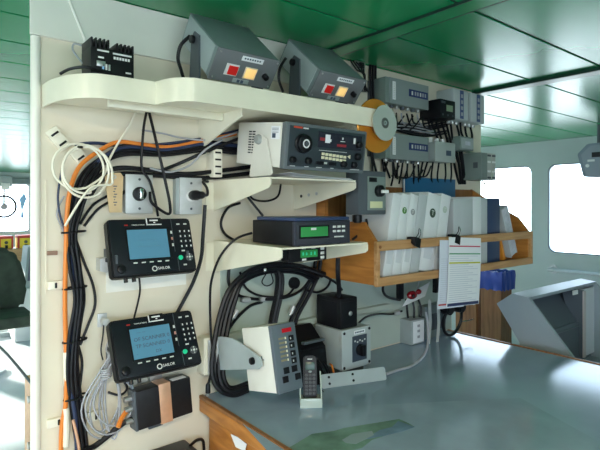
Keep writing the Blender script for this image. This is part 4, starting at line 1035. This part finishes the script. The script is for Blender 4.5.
# ================================================================== UNDER THE BOOKCASE
q = P(396, 282, -.10)
t = thing('metal_frame', 'black metal hanger frame under the bookcase', 'bracket', (q.x, -.10, 1.262))
for x in (0, .26): B().box(x, x + .03, -.02, .0, -.125, 0, .003).done('upright', BLACK, t)
B().box(0, .29, -.02, -.004, -.05, -.022, .003).done('crossbar', BLACK, t)
t = thing('white_card', 'white card tilted under the black hanger frame', 'card', P(404, 306, -.13), (R(20), R(-10), R(0)))
B().prism([(-.012, 0), (.15, .0), (.165, .07), (.03, .055)], 'y', -.0008, .0008).done('card', PAPER, t, False)
B().cyl((.08, .001, .055), (.08, .001, .11), .002, seg=6).done('string', GREYC, t)
q = P(412, 295, -.15)
t = thing('red_whistle', 'dark red glossy plastic piece lying against the white card', 'plastic part', q)
DRED = mat('dark red plastic', (.22, .008, .015), .2); B().sph((0, 0, 0), .022, (1.35, .8, .85)).done('body', DRED, t); B().sph((.042, -.002, .010), .015, (1.1, .8, .8)).done('cap', DRED, t)
B().cyl((-.012, -.019, 0), (-.012, -.015, 0), .008, seg=12).done('hole', BLACK, t)
q = P(411, 333, -.07)
t = thing('outlet_box', 'grey outlet box with white front panel at the back of the table', 'outlet', (1.85, 0, TZ))
B().box(0, .098, -.07, -.001, .001, .115, .004).done('case', GREYSIDE, t)
B().box(.012, .09, -.073, -.069, .008, .108, .002).done('front_panel', PAPER, t)
for z in (.035, .062, .086): B().box(.04, .058, -.0745, -.0725, z - .006, z + .006, .001).done('outlet_slot', GREYC, t)
for k, (dx, lab) in enumerate(((0, 'left'), (8, 'right'))):
    a = P(428 + dx, 300, -.10); c = P(427 + dx, 346, -.10)
    b = B(); pts = [(a.x, a.z), (a.x + .006, (a.z + c.z) / 2), (c.x, c.z)]
    b.prism(pts + [(x + .022, z) for x, z in reversed(pts)], 'y', -.1005 - .004 * k, -.0995 - .004 * k)
    tag(b.done('fabric_strap', mat('pale strap', (.50, .52, .50), .6), smooth=False), lab + ' pale strap hanging under the clipped papers', 'strap')
tag(B().tube([PZ(386, 374, .907), PZ(398, 370, .907), PZ(410, 366.5, .907), PZ(419, 361, .907), PZ(425, 353, .909), P(428, 343, -.17), P(428, 328, -.14), P(426, 312, -.125)], .0055, 7, 6).done('cable', GREYC), 'pale cable on the table from the flat bar up to the hanging straps', 'cable')
for k, px in enumerate((408, 414, 420)):
    cable('black cable rising from the outlet box to the hanger frame', [(px, 318, -.04), (px - 1 + k, 308, -.04), (px - 2, 299, -.03)], .005, group='cables above the outlet box')
t = thing('headset', 'black headset with a round band resting at the far back of the table', 'headset', (2.13, -.10, TZ))
b = B(); b.tube([(.075 * math.cos(R(a)), -.01 * math.sin(R(a)), .085 + .075 * math.sin(R(a))) for a in range(130, 412, 14)], .008, 8, 2); b.done('band', BLACK, t)
for a in (130, 408):
    B().cyl((.075 * math.cos(R(a)) , -.028, .09 + .075 * math.sin(R(a))), (.075 * math.cos(R(a)), .022, .09 + .075 * math.sin(R(a))), .03, seg=18, bev=.006).done('ear_pad', BLACK, t)
B().tube([(.07, -.01, .07), (.11, -.02, .07), (.13, -.03, .075)], .003, 6, 3).done('boom', CHROME, t)
t = thing('grey_case', 'dark grey case standing on the back of the table behind the headset', 'case', (1.98, -.0, TZ))
B().box(0, .17, -.05, -.001, .0, .16, .008).done('body', GREYBOX, t)
B().box(.03, .14, -.054, -.049, .04, .12, .003).done('panel', GREYD, t)

# ================================================================== BEYOND THE TABLE: BIN AND CONSOLE
XB_ = 3.15
a, c = PX(481, 280, XB_), PX(501, 280, XB_)
t = thing('wooden_bin', 'brown wooden bin standing beyond the table end', 'bin', (XB_, c.y, 0))
w = a.y - c.y
for n, args in (('front_panel', (0, .014, 0, w, 0, 1.03)), ('rear_panel', (.126, .14, 0, w, 0, 1.03)), ('side_panel', (.014, .126, 0, .012, 0, 1.03)), ('side_panel', (.014, .126, w - .012, w, 0, 1.03))):
    B().box(*args, .002).done(n, WOODD, t, False)
B().box(.014, .126, .012, w - .012, .02, .034).done('bottom', WOODD, t, False)
zt = PX(495, 271.5, XB_).z
tl = thing('bin_bag', 'blue plastic bag lining the top of the wooden bin', 'bag', (XB_, c.y, 0))
yy0, yy1 = -.012, w + .05
b = B(); bm = b.bm; N = 40; rings = []
for j, (z, ex) in enumerate(((zt - .125, .012), (zt - .08, .016), (zt - .03, .02), (zt, .014), (zt, .004), (zt - .05, -.02))):
    ring = []
    for i in range(N):
        f = i / N * 4; sd = int(f); g = f - sd
        x0, x1_, ya, yb = -ex - .002, .142 + ex, yy0 - ex * .3, yy1
        p = ((x0 + (x1_ - x0) * g, ya), (x1_, ya + (yb - ya) * g), (x1_ - (x1_ - x0) * g, yb), (x0, yb - (yb - ya) * g))[sd]
        wob = .006 * math.sin(i * 1.9 + j) if j != 5 else 0
        ring.append(bm.verts.new((p[0] + wob, p[1] + wob * .6, z + .006 * math.sin(i * 2.3 + j * .7))))
    rings.append(ring)
for r0, r1 in zip(rings, rings[1:]):
    for i in range(N): bm.faces.new((r0[i], r0[(i + 1) % N], r1[(i + 1) % N], r1[i]))
b.done('liner', BAG, tl)
a2, c2 = PX(455, 300, 3.2), PX(477, 300, 3.2)
t = thing('wooden_cabinet', 'narrow brown wooden locker left of the wooden bin beyond the table', 'cabinet', (3.2, c2.y, 0))
w2 = a2.y - c2.y
B().box(.012, .20, 0, w2, .04, .98, .003).done('body', WOODD, t, False); B().box(0, .012, .004, w2 - .004, .06, .965, .003).done('door', WOODD, t, False)
B().cyl((-.018, .02, .85), (0, .02, .85), .008, seg=12).done('knob', METAL, t)
B().box(.015, .19, .004, w2 - .004, 0, .05).done('plinth', BLACK, t, False)

t = thing('sloping_console', 'blue grey console with a hooded sloping opening standing beyond the table', 'console', (2.36, 0, 0))
L = .80
prof = [(-.20, 1.052), (-.283, 1.115), (-.365, 1.106), (-.558, .878), (-.70, .71), (-.70, .66), (-.32, .66), (-.32, .88)]
inn = [(-.235, 1.045), (-.285, 1.092), (-.352, 1.085), (-.54, .868), (-.68, .70)]
B().prism(prof, 'x', 0, .02, .002).done('side_panel', HOOD, t, False)
B().prism(prof, 'x', L - .02, L, .002).done('side_panel', HOOD, t, False)
B().prism([(-.20, 1.052), (-.283, 1.115), (-.365, 1.106), (-.362, 1.09), (-.285, 1.098), (-.215, 1.045)], 'x', .02, L - .02).done('top_panel', HOOD, t, False)
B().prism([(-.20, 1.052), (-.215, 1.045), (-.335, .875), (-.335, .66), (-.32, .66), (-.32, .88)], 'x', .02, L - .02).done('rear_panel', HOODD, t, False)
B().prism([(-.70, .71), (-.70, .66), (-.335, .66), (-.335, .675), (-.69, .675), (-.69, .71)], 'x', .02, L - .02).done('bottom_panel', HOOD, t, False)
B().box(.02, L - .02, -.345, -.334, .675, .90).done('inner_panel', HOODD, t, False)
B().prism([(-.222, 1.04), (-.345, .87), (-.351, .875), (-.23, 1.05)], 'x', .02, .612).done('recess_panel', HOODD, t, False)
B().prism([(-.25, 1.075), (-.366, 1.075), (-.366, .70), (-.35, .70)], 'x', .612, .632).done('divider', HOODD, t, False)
B().box(.609, .640, -.374, -.366, .70, 1.07, .002).done('trim_strip', PINK, t, False)
B().prism([(-.25, 1.078), (-.362, 1.078), (-.362, .70), (-.35, .70)], 'x', .632, L - .02).done('lit_panel', mat('lit console panel', (.62, .65, .70), .35), t, False)  # pale tone carries the light falling on this panel
B().box(.53, .59, -.352, -.345, 1.055, 1.08, .002).done('label', PAPER, t)
B().box(.03, .09, -.352, -.345, 1.055, 1.065, .001).done('label', GREYSIDE, t)
B().box(.03, L - .03, -.66, -.20, .04, .66, .006).done('pedestal', HOOD, t, False)
B().box(.06, L - .06, -.6, -.24, 0, .05).done('plinth', BLACK, t, False)

# ceiling hung instrument at the right
q = PX(577, 153, 4.15)
t = thing('hanging_instrument', 'blue grey instrument box hung from the ceiling before the forward windows', 'instrument', (4.15, q.y, 1.55))
zz = lambda y: PX(585, y, 4.15).z - 1.55
yl = lambda x: PX(x, 150, 4.15).y - q.y
prof = [(0, zz(153.5)), (yl(583), zz(176.7)), (-.50, zz(180)), (-.55, zz(157)), (-.46, zz(143)), (yl(587), zz(144))]
B().prism(prof, 'x', 0, .22, .006).done('case', mat('blue grey instrument', (.20, .24, .29), .42), t)
B().prism([(y * .9 - .03, z * .9 + .03) for y, z in prof], 'x', -.006, .001, .002).done('front_panel', mat('instrument front', (.26, .30, .35), .42), t)
B().box(-.012, -.004, -.17, -.11, zz(158), zz(153), .002).done('display', BLACK, t)
for y, z, m in ((-.08, 166, WHITE), (-.2, 166, BLACK), (-.28, 162, WHITE), (-.36, 165, BLACK)): B().cyl((-.016, y, zz(z)), (-.004, y, zz(z)), .013, seg=14).done('knob', m, t)
B().box(-.011, -.004, -.13, -.08, zz(162), zz(160)).done('label', INK, t, False)
for y in (-.12, -.2, -.4): B().cyl((.1, y, zz(146)), (.1, y, ZC - 1.55), .013, seg=12).done('hanger_rod', GREYD, t)

# ================================================================== THROUGH THE DOORWAY ON THE LEFT
# wooden door edge behind the pipe
t = thing('sliding_door', 'light wooden door edge with metal catches just behind the white pipe', 'door', (.302, -.02, 0))
B().box(-.002, .016, .055, .16, .02, 1.04, .002).done('board', WOODL, t, False)
for z in (.87, 1.0): B().cyl((-.012, .06, z), (0, .06, z), .010, seg=12).done('catch', METAL, t)
B().tube([(.0, .06, 1.04), (-.04, .2, 1.10), (-.07, .3, 1.13)], .004, 6, 3).done('stay', GREYD, t)
# clear view screen in a side window
q = P(4, 206.5, Y1 - .03)
t = thing('clear_view_screen', 'round spinning clear view screen in the side window', 'window wiper', (q.x, Y1 - .02, q.z))
B().lathe([(.18, -.02), (.215, -.02), (.215, .02), (.18, .02)], hole=True, seg=48).done('ring', BLACK, t)
B().lathe([(.05, -.04), (.06, -.02), (.06, .01)], seg=20).done('hub', GREYC, t)
B().box(-.018, .018, -.02, .0, .03, .49, .004).done('support_arm', WHITE, t)
q = P(5, 181, Y1 - .1)
t = thing('wiper_motor', 'grey wiper motor above the side window', 'motor', (q.x, Y1 - .001, q.z))
B().box(-.11, .11, -.16, 0, -.10, .10, .01).done('housing', GREYSIDE, t); B().box(-.07, .07, -.18, -.155, -.16, -.04, .006).done('cover', WHITE, t)
tag(B().box(1.4, 2.2, Y1 - .10, Y1 - .001, 1.955, 2.06, .01).done('cable_tray', GREYBOX, smooth=False), 'long grey tray fixed above the side windows', 'cable tray')
q = P(23, 205, Y1 - .02)
t = thing('window_sticker', 'blue arrow shaped mark on the side window', 'sticker', (q.x, Y1 + .034, q.z))
B().prism([(-.03, -.25), (.03, -.25), (.0, -.1), (.07, .12), (.03, .24), (-.05, .12), (-.02, -.1)], 'y', -.002, .002).done('mark', SKYB, t, False)  # blue streak modelled as a flat mark on the pane
# shelf with two yellow and red boxes
t = thing('wooden_shelf', 'orange wooden shelf below the side windows', 'shelf', (0, 0, 0))
a = P(-10, 250, 7.6); c = P(33, 261, 7.6)
B().box(a.x - .6, c.x + .5, 7.6, 8.0, c.z, a.z, .01).done('board', WOODL, t, False)
for x in (a.x - .5, c.x + .4): B().box(x, x + .05, 7.7, 7.95, 0, c.z, .005).done('leg', WOODL, t, False)
for x0, x1, lab in ((-1, 13, 'yellow and red box on the shelf, partly out of frame'), (18, 33, 'yellow and red box on the shelf beside the white pipe')):
    a_ = P(x0, 250, 7.68); c_ = P(x1, 237, 7.68)
    t = thing('first_aid_box', lab, 'box', (a_.x, 7.68, a.z))
    w, h = c_.x - a_.x, c_.z - a_.z
    B().box(0, w, 0, .22, 0, h, .008).done('body', YELLOW, t)
    B().box(-.006, w + .006, -.006, .226, h * .80, h * 1.02, .006).done('lid', REDP, t)
    for x in (0, w - .02): B().box(x - .004, x + .024, -.006, .02, 0, h * .8, .003).done('edge', REDP, t)
    B().box(w * .42, w * .62, -.03, .0, h * .02, h * .30, .006).done('latch', BLACK, t)
    B().cyl((w * .52, -.004, h * .5), (w * .52, .001, h * .5), h * .13, seg=16).done('emblem', mat('dark mark', (.1, .08, .05), .5), t)
# helmsman chair
q = P(5, 300, 4.0)
t = thing('helm_chair', 'dark green upholstered chair seen through the doorway', 'chair', (q.x, 4.0, 0))
zt, zb = P(5, 247, 4.0).z, P(5, 311, 4.0).z
b = B(); b.prism([(-.55, zb), (.16, zb), (.20, zb + .22), (.13, zt - .12), (.06, zt - .03), (-.05, zt), (-.5, zt)], 'y', 0, .16, .04); b.done('backrest', OLIVE, t)
B().box(-.55, .18, -.45, .05, zb - .09, zb + .02, .03, 3).done('seat', OLIVE, t)
B().cyl((-.22, -.15, .03), (-.22, -.15, zb - .08), .05, seg=14).done('post', METAL, t)
B().cyl((-.22, -.15, 0), (-.22, -.15, .03), .2, seg=24).done('base', METAL, t)
# pale console at the doorway
q = P(24, 290, 4.9)
t = thing('steering_console', 'pale grey console with dark panel seen between chair and white pipe', 'console', (q.x, 4.9, 0))
zt, zb = P(26, 247, 4.9).z, P(26, 288, 4.9).z
B().prism([(0, zb), (.3, zb), (.3, zt), (.04, zt)], 'y', 0, .3, .006).done('upper_case', GREYSIDE, t, False)
B().prism([(.035, zb + .08), (.09, zb + .08), (.09, zt - .05), (.06, zt - .05)], 'y', -.008, .002).done('panel', mat('dark slate panel', (.10, .11, .16), .3), t, False)
B().box(-.1, .35, -.05, .4, 0, zb, .01).done('base', WHITE, t, False)
t = thing('floor_grating', 'grey slatted floor grating beyond the doorway', 'grating', P(15, 345, 5.4) * 0 + V((.55, 5.2, 0)))
for k in range(5): B().box(0, .9, k * .12, k * .12 + .06, .0, .05, .004).done('slat', GREYSIDE, t, False)
for x in (.1, .75): B().box(x, x + .05, 0, .54, 0, .03).done('bearer', GREYD, t, False)

# ================================================================== LIGHT
w = bpy.data.worlds.new('sky'); S.world = w; w.use_nodes = True
nt = w.node_tree; bg = nt.nodes['Background']
tc = nt.nodes.new('ShaderNodeTexCoord'); sp = nt.nodes.new('ShaderNodeSeparateXYZ'); rp_ = nt.nodes.new('ShaderNodeValToRGB'); mr = nt.nodes.new('ShaderNodeMapRange')
mr.inputs['From Min'].default_value = -1; mr.inputs['From Max'].default_value = 1
nt.links.new(tc.outputs['Generated'], sp.inputs[0]); nt.links.new(sp.outputs['Z'], mr.inputs['Value']); nt.links.new(mr.outputs[0], rp_.inputs[0])
el = rp_.color_ramp.elements
el[0].position = 0; el[0].color = (.16, .21, .24, 1)
el[1].position = 1; el[1].color = (.35, .55, .95, 1)
for pos, c in ((.28, (.30, .36, .38, 1)), (.40, (.58, .66, .72, 1)), (.485, (.74, .84, .95, 1)), (.50, (.80, .90, 1.05, 1)), (.60, (.70, .84, 1.05, 1))):
    e = el.new(pos); e.color = c
nt.links.new(rp_.outputs['Color'], bg.inputs['Color']); bg.inputs['Strength'].default_value = 8.0

def sun(rot, energy, col, ang):
    l = bpy.data.lights.new('sun', 'SUN'); l.energy = energy; l.color = col; l.angle = R(ang)
    o = bpy.data.objects.new('sun', l); COL.objects.link(o); o.rotation_euler = rot
d = V((.35, -1, -math.tan(R(15)))).normalized()
sun(d.to_track_quat('-Z', 'Y').to_euler(), 30, (1, .95, .86), .6)
def portal(loc, rot, sx, sy):
    l = bpy.data.lights.new('portal', 'AREA'); l.shape = 'RECTANGLE'; l.size = sx; l.size_y = sy; l.cycles.is_portal = True
    o = bpy.data.objects.new('portal', l); COL.objects.link(o); o.location = loc; o.rotation_euler = rot
portal((1.15, Y0 - .1, 1.48), (-PI / 2 + PI, 0, 0), 7.4, 1.15)
portal((X1 + .1, 2.8, 1.52), (0, PI / 2, 0), .95, 12.8)
portal((X0 - .1, 2.8, 1.48), (0, -PI / 2, 0), 1.1, 12.8)
portal((1.15, Y1 + .1, 1.5), (-PI / 2, 0, 0), 7.4, 1.0)
# unseen ceiling lamps added behind and beside the viewer to warm the wall
for i, (x, y, e) in enumerate(((-.3, -2.2, 48), (-1.2, -.6, 24))):
    t = thing('added_ceiling_lamp', ('added unseen ceiling lamp behind the viewer, warming the wall', 'added unseen ceiling lamp aft of the wall')[i], 'lamp', (x, y, ZC))
    B().lathe([(.16, 0), (.16, -.02), (.12, -.035)], axis='z').done('base', WHITE, t)
    l = bpy.data.lights.new('lamp', 'AREA'); l.shape = 'DISK'; l.size = .26; l.energy = e; l.color = (1, .82, .58)
    o = bpy.data.objects.new('added_lamp_light', l); COL.objects.link(o); o.location = (x, y, ZC - .04)

# ================================================================== CAMERA
cam = bpy.data.cameras.new('camera'); cam.sensor_width = 36; cam.lens = F * 36 / 600
cam.shift_y = -20 / 600; cam.clip_start = .01
co = bpy.data.objects.new('camera', cam); COL.objects.link(co)
co.location = CAM; co.rotation_euler = (PI / 2, 0, YAW - PI / 2)
S.camera = co
S.view_settings.view_transform = 'Standard'; S.view_settings.look = 'None'
S.view_settings.gamma = 1; S.view_settings.exposure = -.15
